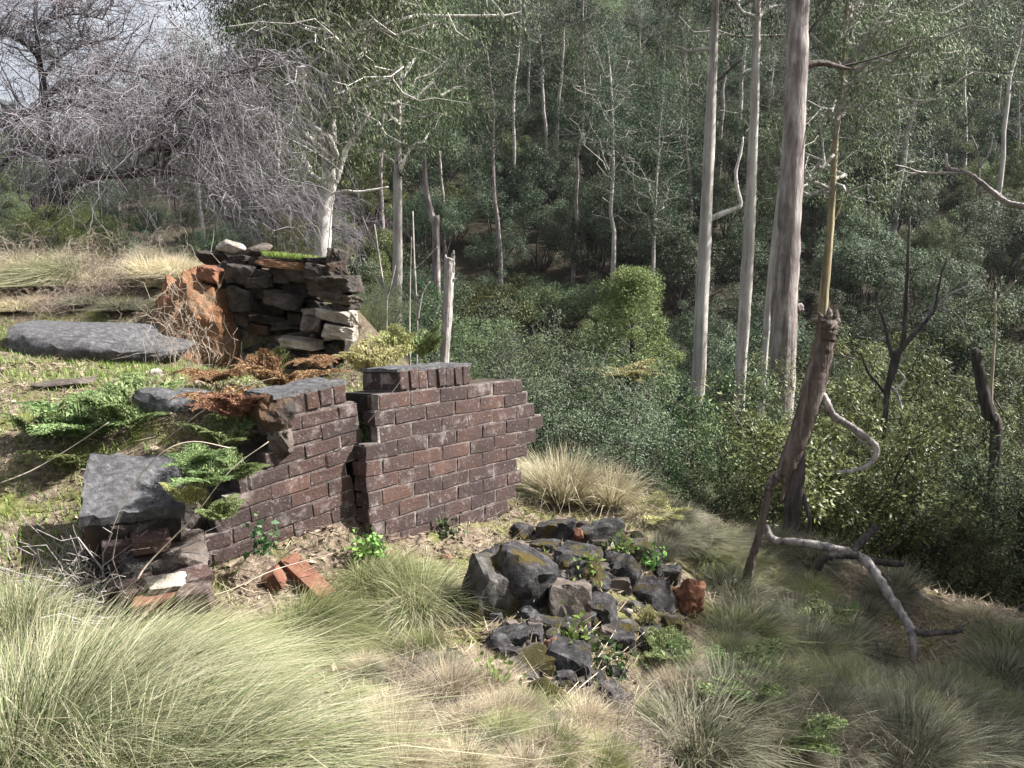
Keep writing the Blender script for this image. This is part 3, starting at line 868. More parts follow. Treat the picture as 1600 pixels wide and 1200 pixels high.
def gum_parts(seed, h, r, bare, crown, nb, clump_n, L, W, crad, droop=.7, lean=0.):
    """one gum: trunk+limb mesh (base at 0) and foliage mesh"""
    rng = np.random.default_rng(seed)
    n = 16
    t = np.linspace(0, 1, n)
    ln = rng.normal(size=2) * .04
    px = np.stack([ln[0] * h * t ** 1.5 + np.cumsum(rng.normal(size=n)) * h * .004, ln[1] * h * t ** 1.5 + np.cumsum(rng.normal(size=n)) * h * .004, t * h], 1)
    px -= px[0]
    mb = MB(); mb.tube(px, r * (1.15 - .95 * t) * (1 + .5 * np.exp(-t * 30)), 9, True, .1, rng)
    st_t = bare + (1 - bare) * np.sort(rng.random(nb)) * .97
    st = np.stack([np.interp(st_t, t, px[:, k]) for k in range(3)], 1)
    a = rng.random(nb) * 6.283
    rise = .35 + .6 * st_t
    d = np.stack([np.cos(a), np.sin(a), rise], 1)
    prof = np.sin(np.clip((st_t - bare) / (1 - bare), 0, 1) * 2.5 + .5) ** .8
    ln = crown * (.55 + .6 * rng.random(nb)) * np.maximum(prof, .35)
    b1 = branches(st, d, ln, rng, 7, .1, .5)
    for i in range(nb):
        mb.tube(b1[i], np.linspace(r * .32 * (1.25 - st_t[i]), r * .05, 7) + .006, 5, False)
    cs = [b1[:, -1]]
    k = 5
    s2 = b1[:, 2:7].reshape(-1, 3); l2 = np.repeat(ln, 5) * (.25 + .3 * rng.random(nb * 5))
    a2 = rng.random(len(s2)) * 6.283
    d2 = np.stack([np.cos(a2), np.sin(a2), .1 + .5 * rng.random(len(s2))], 1)
    b2 = branches(s2, d2, l2, rng, 5, 0, .5)
    mb.tubes(b2, np.full(len(s2), r * .07 + .006), np.full(len(s2), .004), 4)
    cs.append(b2[:, -1][rng.random(len(b2)) < .75])
    cc = np.concatenate(cs)
    ml = MB(); leafy(ml, cc, clump_n, np.full(len(cc), crad), L, W, rng, droop, .75)
    return mb.mesh('gum_trunk', True), ml.mesh('gum_crown')


def shrub_parts(seed, h, w, stems, clump_n, L, W, crad, droop=0., big=False):
    rng = np.random.default_rng(seed)
    mb = MB(); a = rng.random(stems) * 6.283
    st = np.stack([np.cos(a) * .06 * w, np.sin(a) * .06 * w, np.zeros(stems)], 1)
    rr = np.sqrt(rng.random(stems))
    d = np.stack([np.cos(a) * w * .5 * rr, np.sin(a) * w * .5 * rr, h * (1 - .45 * rr ** 2) * (.75 + .3 * rng.random(stems))], 1)
    b1 = branches(st, d, np.linalg.norm(d, axis=1), rng, 8, 0, .25)
    mb.tubes(b1, np.full(stems, .012 * h + .004), np.full(stems, .004), 5)
    s2 = b1[:, (5 if big else 4):].reshape(-1, 3); m = len(s2); a2 = rng.random(m) * 6.283
    d2 = np.stack([np.cos(a2), np.sin(a2), .2 + .8 * rng.random(m)], 1)
    b2 = branches(s2, d2, w * ((.14 if big else .1) + .24 * rng.random(m)), rng, 4, .1, .3)
    mb.tubes(b2, np.full(m, .004 * h + .002), np.full(m, .002), 3)
    cc = np.concatenate([b2[:, -1], b1[:, -1]] if big else [b2[:, -1], b1[:, -1], b1[:, 3]])
    ml = MB(); leafy(ml, cc, clump_n, np.full(len(cc), crad), L, W, rng, droop, .8)
    return mb.mesh('shrub_stems', True), ml.mesh('shrub_leaves')


def place(name, label, cat, group, parts, mats, loc, rz, sc, pn=('trunk', 'crown')):
    r = empty(name, loc, label, cat, group, (0, 0, rz), sc)
    for me, mt, nm in zip(parts, mats, pn):
        link_obj(nm, me, mt, r)
    return r


# --- the tall gums in the gully
def gum_drawn(label, Y, pl, mat, limbs=(), crown=None, leafmat='gumleaf', seed=1, name='gum_tree'):
    pl = [to_ground(*pl[0][:3], Y)] + [(*p[:3], Y) for p in pl]
    r = drawn(name, label, 'tree', Y, [('trunk', mat, pl)] + [('limb', m or mat, q) for (m, q) in limbs], mat, seed=seed, sides=14, rough=.09)
    if crown:
        rng = np.random.default_rng(seed + 50); base = np.array(r.location)
        pts, rad = pix_path(pl, Y)
        nb, z0, z1, R_, cn, L, W, cr, xb = crown
        st_z = z0 + (z1 - z0) * np.sort(rng.random(nb))
        st = np.stack([np.interp(st_z, pts[:, 2], pts[:, 0]), np.interp(st_z, pts[:, 2], pts[:, 1]), st_z], 1)
        a = rng.random(nb) * 6.283
        d = np.stack([np.cos(a) + xb, np.sin(a), .15 + .5 * rng.random(nb)], 1)
        b1 = branches(st, d, R_ * (.4 + .7 * rng.random(nb)), rng, 8, -.05, .5)
        mb = MB()
        for i in range(nb): mb.tube(b1[i], np.linspace(.055, .012, 8), 6, False)
        s2 = b1[:, 2:].reshape(-1, 3); m = len(s2); a2 = rng.random(m) * 6.283
        d2 = np.stack([np.cos(a2), np.sin(a2), .5 * rng.normal(size=m) + .1], 1)
        b2 = branches(s2, d2, R_ * (.15 + .25 * rng.random(m)), rng, 5, -.15, .5)
        mb.tubes(b2, np.full(m, .013), np.full(m, .004), 4)
        link_obj('branches', mb.mesh('branches', True, base), 'barkpale' if mat == 'barkyellow' else mat, r)
        cc = np.concatenate([b1[:, -1], b2[:, -1], b2[:, 3]])
        ml = MB(); leafy(ml, cc, cn, np.full(len(cc), cr), L, W, rng, .9, .8)
        link_obj('crown', ml.mesh('crown', False, base), leafmat, r)
    return r


gum_drawn('tall pale straight gum with one white crooked limb halfway up', 19, [(1089, 657, 23), (1098, 453, 21), (1104, 340, 19), (1111, 170, 16), (1116, 57, 12), (1121, -100, 10), (1126, -320, 7)], 'barkpale',
          [('barkwhite', [(1106, 345, 8), (1128, 334, 8), (1150, 326, 7), (1157, 318, 6), (1152, 292, 5), (1150, 268, 5), (1157, 240, 4), (1161, 214, 3)]),
           ('barkpale', [(1113, 78, 6), (1096, 76, 6), (1078, 80, 5), (1062, 74, 4), (1046, 70, 2)]), ('barkdark', [(1112, 130, 6), (1130, 118, 5), (1150, 100, 4), (1160, 92, 2)])],
          (17, 7.0, 14, 3.6, 90, .11, .022, .5, 0), 'gumleaf', 1)
gum_drawn('tall gum with dark upper trunk and pale lower trunk beside the crooked-limbed gum', 20, [(1157, 600, 17), (1166, 453, 19), (1172, 340, 17), (1179, 170, 13), (1183, 0, 11), (1186, -180, 8), (1188, -330, 6)], 'barkpale',
          [], (15, 7.5, 15, 3.4, 90, .11, .022, .5, .2), 'gumleaf', 2)
gum_drawn('slender leaning gum trunk just behind the thick peeling gum', 21, [(1191, 600, 11), (1203, 453, 11), (1215, 340, 10), (1228, 220, 9), (1238, 100, 8), (1246, -40, 7), (1256, -200, 5)], 'barkpale', [], (8, 8, 14, 2.6, 80, .11, .022, .5, 0), 'gumleaf', 3)
gum_drawn('thickest gum trunk, pink-grey bark peeling in long strips', 17, [(1220, 625, 38), (1226, 453, 37), (1234, 340, 32), (1242, 170, 31), (1248, 0, 29), (1254, -200, 24), (1260, -400, 16)], 'barkpink',
          [('barkdead', [(1249, 135, 9), (1254, 112, 11), (1265, 101, 10), (1288, 99, 9), (1312, 105, 7), (1336, 109, 3)]), ('barkdark', [(1316, 104, 4), (1352, 95, 3), (1388, 84, 3), (1425, 70, 2)]),
           ('barkdark', [(1258, 60, 4), (1272, 40, 4), (1295, 10, 3), (1310, -20, 3)]), ('barkpink', [(1238, 484, 12), (1246, 482, 15), (1253, 478, 9)])],
          (13, 8.0, 15, 3.8, 90, .11, .022, .5, .3), 'gumleaf', 4)
gum_drawn('yellow-barked slender gum rising behind the leaning broken trunk', 22, [(1283, 540, 16), (1285, 490, 15), (1298, 340, 11), (1306, 210, 9), (1317, 110, 6), (1324, 0, 5), (1330, -80, 3)], 'barkyellow', [('barkyellow', [(1300, 348, 4), (1310, 330, 3), (1318, 300, 2)])],
          (30, 3.5, 10.5, 4.2, 95, .11, .024, .52, .55), 'gumleaf_olive', 5)
# white forked gum behind the ruin, grey straight gum, snags
gum_drawn('white-trunked forked gum standing behind the stone ruin', 14, [(505, 401, 25), (507, 340, 22), (511, 300, 24), (516, 275, 24), (521, 253, 12), (520, 210, 10), (520, 167, 7), (517, 123, 5), (514, 60, 4)], 'barkwhite',
          [('barkwhite', [(514, 282, 10), (507, 248, 8), (505, 223, 7), (502, 205, 3)]), ('barkwhite', [(523, 285, 11), (530, 268, 10), (542, 232, 8), (566, 197, 7), (590, 145, 5), (610, 118, 3), (628, 108, 2)]),
           ('barkwhite', [(517, 304, 5), (540, 298, 4), (562, 300, 4), (607, 292, 2)]), ('barkwhite', [(500, 345, 9), (488, 330, 8), (476, 314, 6)]), ('barkpale', [(522, 270, 6), (524, 220, 4), (522, 150, 3), (520, 80, 2)])],
          (54, 3.2, 8.6, 2.8, 80, .09, .02, .42, .1), 'gumleaf_olive', 6)
gum_drawn('straight grey gum trunk between the forked white gum and the short grey snag', 17, [(620, 531, 16), (621, 410, 15), (621, 297, 13), (622, 219, 10), (623, 154, 8), (625, 0, 6), (627, -120, 3)], 'barkpale', [],
          (40, 3.4, 10.5, 2.6, 75, .10, .021, .45, .0), 'gumleaf_olive', 7)


def snag(label, Y, pl, mat, limbs=(), name='dead_tree', seed=1, rough=.16, ground=True):
    pl = ([to_ground(*pl[0][:3], Y)] if ground else []) + [(*p[:3], Y) for p in pl]
    return drawn(name, label, 'dead tree', Y, [('trunk', mat, pl)] + [('limb', m or mat, q) for (m, q) in limbs], mat, seed=seed, sides=14, rough=rough)


snag('short grey broken snag rising behind the upright bricks', 10.5, [(694, 566, 15), (697, 520, 15), (700, 460, 16), (702, 415, 16), (703, 404, 15)], 'barkdeadpale', [('barkdeadpale', [(706, 425, 8), (708, 400, 6), (709, 391, 2)]), ('barkdeadpale', [(698, 425, 8), (697, 406, 6), (696, 398, 2)]), ('barkdeadpale', [(703, 440, 6), (709, 437, 5), (713, 434, 2)])], seed=21)
snag('bent tan snag hanging from foliage behind the straight grey gum', 20, [(681, 379, 11), (678, 350, 10), (672, 327, 9), (667, 305, 8), (664, 286, 8), (662, 230, 5)], 'barkpink', seed=22)
for k, (lab, Y, pl, lim) in enumerate([
    ('thin forked dead sapling nearest the ruin', 10, [(604, 520, 5), (604, 470, 5), (600, 448, 4), (592, 400, 4), (585, 350, 3)], [[(602, 458, 4), (585, 432, 3), (566, 403, 2)], [(604, 470, 3), (612, 440, 3), (618, 415, 2)], [(592, 400, 3), (580, 372, 2), (566, 338, 2)]]),
    ('tall thin dead sapling with pale forked twigs before the snag', 10, [(651, 570, 6), (652, 514, 5), (649, 440, 5), (647, 400, 4), (645, 330, 3)], [[(653, 500, 4), (660, 460, 3), (672, 440, 2)], [(649, 420, 3), (665, 405, 2), (684, 385, 2)], [(650, 470, 3), (640, 445, 2), (630, 430, 2)]]),
    ('slim dead sapling stem close behind the wall gap', 9, [(641, 575, 4), (640, 500, 4), (641, 440, 3), (643, 370, 2)], [[(640, 480, 3), (628, 455, 2), (622, 430, 1.5)]]),
]):
    snag(lab, Y, [(a_, b_, c_ * .62) for a_, b_, c_ in pl], 'barkdeadpale', [('barkdeadpale', [(a_, b_, c_ * .7) for a_, b_, c_ in q]) for q in lim], 'dead_sapling', 30 + k, .1)
# leaning broken trunk
YL = hit(1170, 950)[1]
drawn('leaning_dead_trunk', 'broken brown dead trunk leaning on a twisted foot with a hooked limb', 'dead tree', YL, [
    ('trunk', 'barkdead', [(1219, 752, 16), (1224, 738, 24), (1237, 710, 31), (1255, 660, 32), (1272, 600, 36), (1282, 560, 33), (1288, 530, 32), (1291, 512, 34), (1293, 503, 32)]),
    ('foot', 'barkdead', [(1230, 728, 18), (1212, 746, 17), (1201, 760, 14), (1197, 785, 13), (1187, 830, 12), (1176, 870, 13), (1171, 905, 10), (1172, 955, 6)]),
    ('foot', 'barkdead', [(1179, 862, 9), (1168, 885, 8), (1162, 915, 7), (1157, 950, 5)]),
    ('limb', 'barkdeadpale', [(1275, 610, 10), (1287, 620, 13), (1300, 645, 12), (1320, 660, 11), (1350, 680, 11), (1369, 698, 10), (1366, 716, 8), (1352, 730, 7), (1330, 736, 6), (1306, 738, 3)]),
    ('twig', 'barkdeadpale', [(1328, 664, 4), (1342, 684, 3), (1358, 700, 3), (1362, 712, 2)]),
    ('splinter', 'barkdead', [(1229, 735, 10), (1226, 758, 8), (1222, 782, 3)]),
    ('splinter', 'barkdead', [(1280, 505, 8), (1272, 500, 6), (1266, 505, 3)]),
    ('splinter', 'barkdead', [(1302, 520, 14), (1305, 495, 12), (1307, 483, 2)]), ('splinter', 'barkdead', [(1284, 515, 14), (1283, 498, 11), (1279, 488, 2)]), ('splinter', 'barkdead', [(1294, 515, 15), (1296, 492, 11), (1295, 480, 2)])],
      'barkdead', base=hit(1172, 952), sides=16, rough=.16, seed=41)
snag('charred dark stump close behind the leaning broken trunk', YL + 1.0, [(1235, 836, 24), (1239, 800, 25), (1243, 760, 26), (1249, 712, 20), (1251, 690, 10)], 'barkdark', [('barkdark', [(1253, 770, 9), (1259, 790, 8), (1265, 815, 7), (1257, 845, 5)])], 'dead_stump', 42)
YE = hit(1427, 1035)[1]
ym = lambda f: YL + .35 + (YE - YL - .35) * f
drawn('fallen_branch', 'dark fallen branch arching from the leaning trunk down the slope', 'branch', YL, [
    ('stem', 'barkdeadpale', [(1197, 820, 9.1, ym(0)), (1203, 838, 11.7, ym(.05)), (1215, 845, 13.0, ym(.1)), (1250, 848, 14.3, ym(.2)), (1300, 857, 15.6, ym(.35)), (1335, 866, 15.6, ym(.45)), (1357, 881, 15.6, ym(.55)), (1380, 915, 15.6, ym(.7)), (1405, 955, 15.6, ym(.85)), (1422, 982, 14.3, ym(.93)), (1427, 1008, 11.7, ym(1)), (1427, 1036, 9.1, ym(1))]),
    ('side_branch', 'barkdark', [(1342, 868, 11.7, ym(.5)), (1315, 867, 13.0, ym(.45)), (1290, 871, 11.7, ym(.42)), (1277, 890, 9.1, ym(.42))]),
    ('side_branch', 'barkdark', [(1345, 872, 13.0, ym(.5)), (1370, 878, 11.7, ym(.5)), (1395, 880, 11.7, ym(.48)), (1412, 882, 7.8, ym(.48))]),
    ('side_branch', 'barkdark', [(1333, 862, 11.7, ym(.45)), (1350, 842, 11.7, ym(.4)), (1370, 822, 10.4, ym(.38))]),
    ('side_branch', 'barkdark', [(1424, 984, 10.4, ym(.95)), (1445, 990, 10.4, ym(.95)), (1472, 988, 9.1, ym(.93)), (1502, 985, 7.8, ym(.9))]),
    ('side_branch', 'barkdead', [(1358, 882, 9.1, ym(.55)), (1376, 895, 7.8, ym(.58)), (1392, 910, 5.2, ym(.6))])],
      'barkdark', base=hit(1427, 1035), sides=9, rough=.14, seed=43)
for k, (pl, lab) in enumerate([([(1396, 918, 6), (1412, 912, 8), (1432, 925, 8), (1445, 938, 4)], 'pale weathered log piece under the fallen branch'), ([(1318, 966, 4), (1340, 975, 5), (1362, 986, 4)], 'short pale stick on the tussock slope below the fallen branch'),
                               ([(1232, 885, 6), (1250, 884, 9), (1264, 880, 6)], 'bleached log stub beside the leaning trunk foot'), ([(1372, 1005, 8), (1374, 1020, 8), (1378, 1045, 9)], 'small dark stake standing in shaded tussocks')]):
    pl2 = [(p[0], p[1], p[2], hit(p[0], p[1] + p[2] * .4)[1]) for p in pl]
    if k == 3:
        yy = hit(1378, 1045)[1]; pl2 = [(p[0], p[1], p[2], yy) for p in pl]
    mb = MB(); pts, rad = pix_path(pl2, 5)
    b = pts[-1]; mb.tube(pts, rad, 8, True, .15, np.random.default_rng(k))
    tag(link_obj('dead_stick', mb.mesh('dead_stick', True, b), 'barkdeadpale' if k < 3 else 'barkdead', None, b), lab, 'stick')
# dark dead tree right, charred snag, post
snag('dead dark forked tree with pale lower stem among the right-hand shrubs', 12, [(1370, 830, 5), (1376, 740, 6), (1384, 645, 8), (1387, 607, 10), (1397, 570, 13), (1402, 552, 13), (1411, 536, 8), (1415, 476, 6), (1418, 420, 5), (1421, 340, 3)], 'barkdark',
     [('barkdark', [(1404, 550, 9), (1420, 531, 8), (1442, 506, 6), (1461, 480, 5), (1468, 440, 4), (1480, 400, 2)]), ('barkdark', [(1398, 565, 7), (1391, 548, 6), (1382, 506, 4), (1369, 472, 2)]), ('barkdark', [(1386, 618, 5), (1370, 598, 4), (1356, 581, 4), (1345, 551, 2)]),
      ('barkwhite', [(1390, 602, 4), (1400, 612, 4), (1406, 628, 4), (1409, 640, 3)]), ('barkwhite', [(1396, 612, 4), (1411, 598, 4), (1413, 590, 3), (1403, 578, 3)]), ('twig', [(1445, 502, 3), (1470, 470, 2), (1500, 452, 2), (1530, 445, 1.5)]), ('twig', [(1440, 508, 3), (1460, 470, 2), (1455, 440, 2)]), ('twig', [(1462, 478, 3), (1495, 492, 2), (1510, 520, 1.5)])], seed=44)
snag('charred broken snag standing in scrub near a pale dead stick', 12, [(1556, 690, 17), (1544, 645, 18), (1532, 589, 16), (1525, 555, 14), (1521, 545, 8)], 'barkdark', seed=45)
snag('pale thin dead stick beside the charred broken snag', 12.2, [(1552, 690, 5), (1549, 619, 5), (1552, 560, 5), (1555, 506, 4), (1555, 457, 3)], 'twigwarm', [('twigwarm', [(1555, 480, 3), (1562, 468, 2), (1588, 438, 1.5)])], 'dead_sapling', 46)
snag('short dark stump post in the gully beside the tree fern', 14, [(1009, 690, 12), (1010, 650, 12), (1011, 618, 12), (1011, 606, 11)], 'barkdead', [], 'dead_stump', 47)
snag('dark broken trunk at the far right edge of the scrub', 9, [(1604, 870, 18), (1600, 830, 18), (1598, 800, 14), (1600, 780, 8)], 'barkdark', [], 'dead_stump', 48)
# dead tree standing right of the frame whose limb reaches in
snag('grey dead tree whose bare limb reaches in over the scrub', 9.5, [(1790, 560, 26), (1790, 360, 24), (1795, 150, 20), (1800, -60, 12)], 'barkdeadpale',
     [('barkdeadpale', [(1792, 380, 15), (1720, 352, 12), (1660, 330, 10), (1600, 322, 9), (1572, 316, 8), (1540, 291, 7), (1512, 270, 6), (1482, 262, 5), (1478, 240, 3)]), ('barkdeadpale', [(1512, 270, 5), (1470, 271, 4), (1440, 270, 4), (1415, 262, 3), (1398, 258, 2)]),
      ('barkdeadpale', [(1526, 304, 4), (1530, 270, 3), (1527, 235, 3), (1518, 212, 2)]), ('barkdeadpale', [(1575, 318, 5), (1555, 300, 4), (1530, 300, 3)]), ('twig', [(1530, 262, 3), (1545, 240, 2), (1552, 210, 1.5)])], seed=49)

# ------------------------------------------------------------------ bare tangled trees (upper left)
def tangle(label, Y, limbs, seed, n2, n3, droop, xbias, zr=(0.6, 2.0), tw=.0036):
    rng = np.random.default_rng(seed)
    f = limbs[0][0]; q = P(f[0], f[1], Y); base = np.array([q[0], q[1], Hs(q[0], q[1]) - .05])
    root = empty('bare_tree', base, label, 'tree')
    allp = []; allw = []
    for k, pl in enumerate(limbs):
        mb = MB(); pts, rad = pix_path(([to_ground(*pl[0][:3], Y)] if k == 0 else []) + [(*p[:3], p[3] if len(p) > 3 else Y) for p in pl], Y, n=26, wob=.12, rng=rng)
        mb.tube(pts, rad, 9, True, .15, rng)
        link_obj('trunk' if k == 0 else 'limb', mb.mesh('limb', True, base), 'barkdark', root)
        allp.append(pts[5:]); allw.append(np.full(len(pts) - 5, 1.0))
    src = np.concatenate(allp)
    mb = MB()
    # secondary arching branches
    s = src[rng.integers(0, len(src), n2)]
    a = rng.random(n2) * 6.283
    d = np.stack([np.cos(a) * .9 + xbias, np.sin(a) * .6, .2 + .9 * rng.random(n2)], 1)
    L2 = zr[0] + (zr[1] - zr[0]) * rng.random(n2)
    b2 = branches(s, d, L2, rng, 9, -droop, .5)
    mb.tubes(b2, tw * (1.6 + 2.6 * rng.random(n2) ** 2), np.full(n2, tw * .9), 4)
    # tertiary
    idx = rng.integers(0, n2, n3); pos = rng.integers(2, 9, n3)
    s = b2[idx, pos]; dd = b2[idx, pos] - b2[idx, pos - 1]; dd /= np.linalg.norm(dd, axis=1)[:, None] + 1e-9
    dd = dd + rng.normal(size=(n3, 3)) * .55 + np.array([xbias * .4, 0, .1])
    L3 = (.25 + .75 * rng.random(n3)) * .75
    b3 = branches(s, dd, L3, rng, 6, -droop * 1.1, .45)
    mb.tubes(b3, np.full(n3, tw), np.full(n3, tw * .4), 3)
    n4 = n3
    idx = rng.integers(0, n3, n4); pos = rng.integers(2, 6, n4)
    s = b3[idx, pos]; dd = b3[idx, pos] - b3[idx, pos - 1]; dd /= np.linalg.norm(dd, axis=1)[:, None] + 1e-9
    dd = dd + rng.normal(size=(n4, 3)) * .7
    b4 = branches(s, dd, .1 + .3 * rng.random(n4), rng, 4, -droop, .4)
    mb.tubes(b4, np.full(n4, tw * .6), np.full(n4, tw * .35), 3)
    link_obj('twigs', mb.mesh('twigs', False, base), 'twig', root)
    return root


tangle('dark arching bare tree with grey weeping twigs above the ruin', 10.6, [
    [(66, 352, 16), (92, 318, 17), (118, 285, 16), (150, 274, 14), (200, 272, 13), (245, 268, 12), (270, 268, 8)],
    [(262, 268, 8), (265, 235, 6), (285, 220, 5), (320, 200, 4), (345, 198, 3), (370, 210, 2)],
    [(255, 268, 7), (262, 210, 5), (290, 165, 5), (330, 130, 4), (375, 112, 3), (420, 100, 2)],
    [(240, 270, 6), (255, 200, 4), (262, 160, 3), (300, 120, 2)],
    [(150, 274, 8), (130, 240, 6), (100, 238, 4), (60, 250, 3)],
    [(200, 272, 7), (225, 240, 5), (270, 225, 4), (310, 205, 3)],
    [(270, 268, 6), (300, 275, 5), (330, 300, 4), (350, 335, 2)]], 61, 230, 1900, .5, .2)
tangle('dark upright bare tree with a dense crown of lilac-grey twigs', 11.6, [
    [(86, 345, 14), (84, 280, 14), (78, 220, 13), (70, 150, 11), (62, 90, 9), (56, 30, 7), (58, -30, 4)],
    [(78, 200, 8), (50, 180, 6), (20, 190, 5), (-30, 210, 4)], [(74, 170, 8), (110, 165, 6), (160, 175, 5), (215, 205, 4)],
    [(68, 120, 7), (95, 90, 5), (130, 70, 4), (180, 60, 3)], [(64, 95, 6), (40, 70, 5), (10, 55, 4), (-30, 50, 2)], [(60, 40, 5), (85, 30, 4), (120, 22, 3), (160, 30, 2)],
    [(80, 240, 7), (40, 230, 5), (0, 260, 4), (-40, 290, 3)], [(72, 150, 7), (120, 125, 5), (180, 110, 4), (240, 125, 3)]], 62, 300, 2500, .35, .15, (.5, 1.7))
tangle('low spread of bare weeping twigs around the forked white gum', 15.2, [
    [(430, 385, 9), (425, 350, 8), (410, 310, 6), (400, 280, 4)], [(425, 345, 5), (450, 320, 4), (490, 318, 3), (540, 330, 2)], [(420, 330, 5), (380, 310, 4), (340, 300, 3)], [(428, 365, 5), (470, 355, 4), (530, 360, 3), (570, 380, 2)]], 63, 110, 1200, .5, .1, (.4, 1.3))

# ------------------------------------------------------------------ HILLSIDE FOREST
gums = [gum_parts(100 + k, 20 + 2.2 * (k % 4), .17 + .02 * (k % 3), [.40, .48, .32, .5, .42, .36][k], [4.2, 3.6, 4.8, 3.4, 4.0, 4.4][k], [24, 22, 28, 20, 26, 24][k], 110, .20, .05, .95) for k in range(6)]
unders = [shrub_parts(200 + k, [5.5, 4.2, 6.5, 3.6, 5.0][k], [4.6, 4.6, 4.2, 4.4, 3.8][k], [10, 11, 9, 11, 9][k], 480, .10, .048, .60, [.2, .1, .5, .0, .4][k], True) for k in range(5)]
rg = np.random.default_rng(2024)
placed = []


def free(x, y, r):
    for (a, b, c) in placed:
        if (a - x) ** 2 + (b - y) ** 2 < (r + c) ** 2: return False
    return True


# a few gums whose trunks show in the photograph: bottom pixel and trunk variant
GH = 'gum trees on the far hillside'
for (px, Y, sc, v, mt) in [(786, 36, .58, 1, 'barkpink'), (798, 45, .62, 3, 'barkpale'), (893, 37, .52, 3, 'barkpink'), (855, 50, .55, 1, 'barkpale'), (825, 58, .6, 0, 'barkpale'), (700, 60, .62, 2, 'barkpale'), (960, 34, .5, 2, 'barkpale'), (735, 52, .55, 4, 'barkpale'), (915, 62, .6, 5, 'barkpale'), (660, 46, .55, 0, 'barkpale'),
                           (325, 38, .48, 4, 'barkpale'), (395, 44, .66, 5, 'barkpink'), (450, 36, .5, 2, 'barkpale'), (1490, 48, .62, 1, 'barkpale'), (1015, 32, .5, 4, 'barkpale'), (1380, 40, .6, 2, 'barkpale'), (1440, 56, .6, 0, 'barkpale')]:
    x = (px - 800) / FPX * Y * 1.0
    place('gum_tree', f'gum with {({"barkpink": "pinkish", "barkpale": "pale", "barkyellow": "tan"})[mt]} bare trunk rising clear of the understorey on the far hillside', 'tree', f'clear-standing {mt[4:]} gums on the far hillside', gums[v], (mt, 'gumleaf_grey' if px < 700 else 'gumleaf'), (x, Y, Hs(x, Y) - .3), rg.random() * 6.28, sc)
    placed.append((x, Y, 1.5))
BARKN = {'barkpale': 'pale-trunked', 'barkpink': 'pinkish-trunked', 'barkdeadpale': 'dull grey-trunked', 'barkyellow': 'tan-trunked'}
LEAFN = {'gumleaf': 'dark green', 'gumleaf_grey': 'grey-green', 'gumleaf_olive': 'olive-green', 'under': 'dark green', 'under2': 'olive', 'greygreen': 'grey-green', 'olive': 'yellowish olive', 'bright': 'fresh green', 'wattle': 'yellow-green'}
SZ = lambda v: 'small bushy' if v < .6 else ('bushy' if v < .95 else 'large spreading')
WH = lambda y: 'on the hillside foot just across the gully' if y < 34 else ('halfway up the far wooded hillside' if y < 60 else 'high on the far wooded hillside')
ng = nu = 0
tries = 0
while ng < 190 and tries < 9000:
    tries += 1
    Y = 36 + 104 * rg.random() ** 1.1; az = rg.uniform(-.9, .95); x = az * Y
    if az < -.34 and rg.random() < .6: continue
    if not free(x, Y, 1.5): continue
    placed.append((x, Y, 1.5)); ng += 1
    sc = (.42 + .28 * rg.random()) * (1 + max(0, Y - 60) * .008) * (.55 if az < -.33 else (.8 if az < -.24 else 1.0))
    mt = ['barkpale', 'barkpink', 'barkpale', 'barkdeadpale'][int(rg.integers(4))]
    lf = 'gumleaf_grey' if (az < -.12 or rg.random() < .35) else ('gumleaf_olive' if rg.random() < .25 else 'gumleaf')
    place('gum_tree', f'{BARKN[mt]} gum with {LEAFN[lf]} foliage {WH(Y)}', 'tree', f'{BARKN[mt]} {LEAFN[lf]} gums {WH(Y)}', gums[int(rg.integers(6))], (mt, lf), (x, Y, Hs(x, Y) - .3), rg.random() * 6.28, sc)
placed = []
tries = 0
while nu < 590 and tries < 30000:
    tries += 1
    Y = 21 + 85 * rg.random() ** 1.5; az = rg.uniform(-.8, .85); x = az * Y
    if az < -.1 and Y < 24: continue
    rr = .62 + Y * .0125
    if not free(x, Y, rr): continue
    placed.append((x, Y, rr)); nu += 1
    sc = (.36 + .44 * rg.random()) * (1 + max(0, Y - 28) * .016) * (.6 if az < -.3 else 1.0)
    lf = ['under', 'under', 'under2', 'gumleaf', 'greygreen', 'greygreen', 'olive'][int(rg.integers(7))]
    place('understorey_tree' if lf in ('under', 'gumleaf') else 'hillside_shrub_tree', f'{SZ(sc)} {LEAFN[lf]} understorey tree {WH(Y)}', 'tree', f'{SZ(sc)} {LEAFN[lf]} understorey trees {WH(Y)}', unders[int(rg.integers(5))], ('barkdark', lf), (x, Y, Hs(x, Y) - .2), rg.random() * 6.28, sc, ('stems', 'crown'))

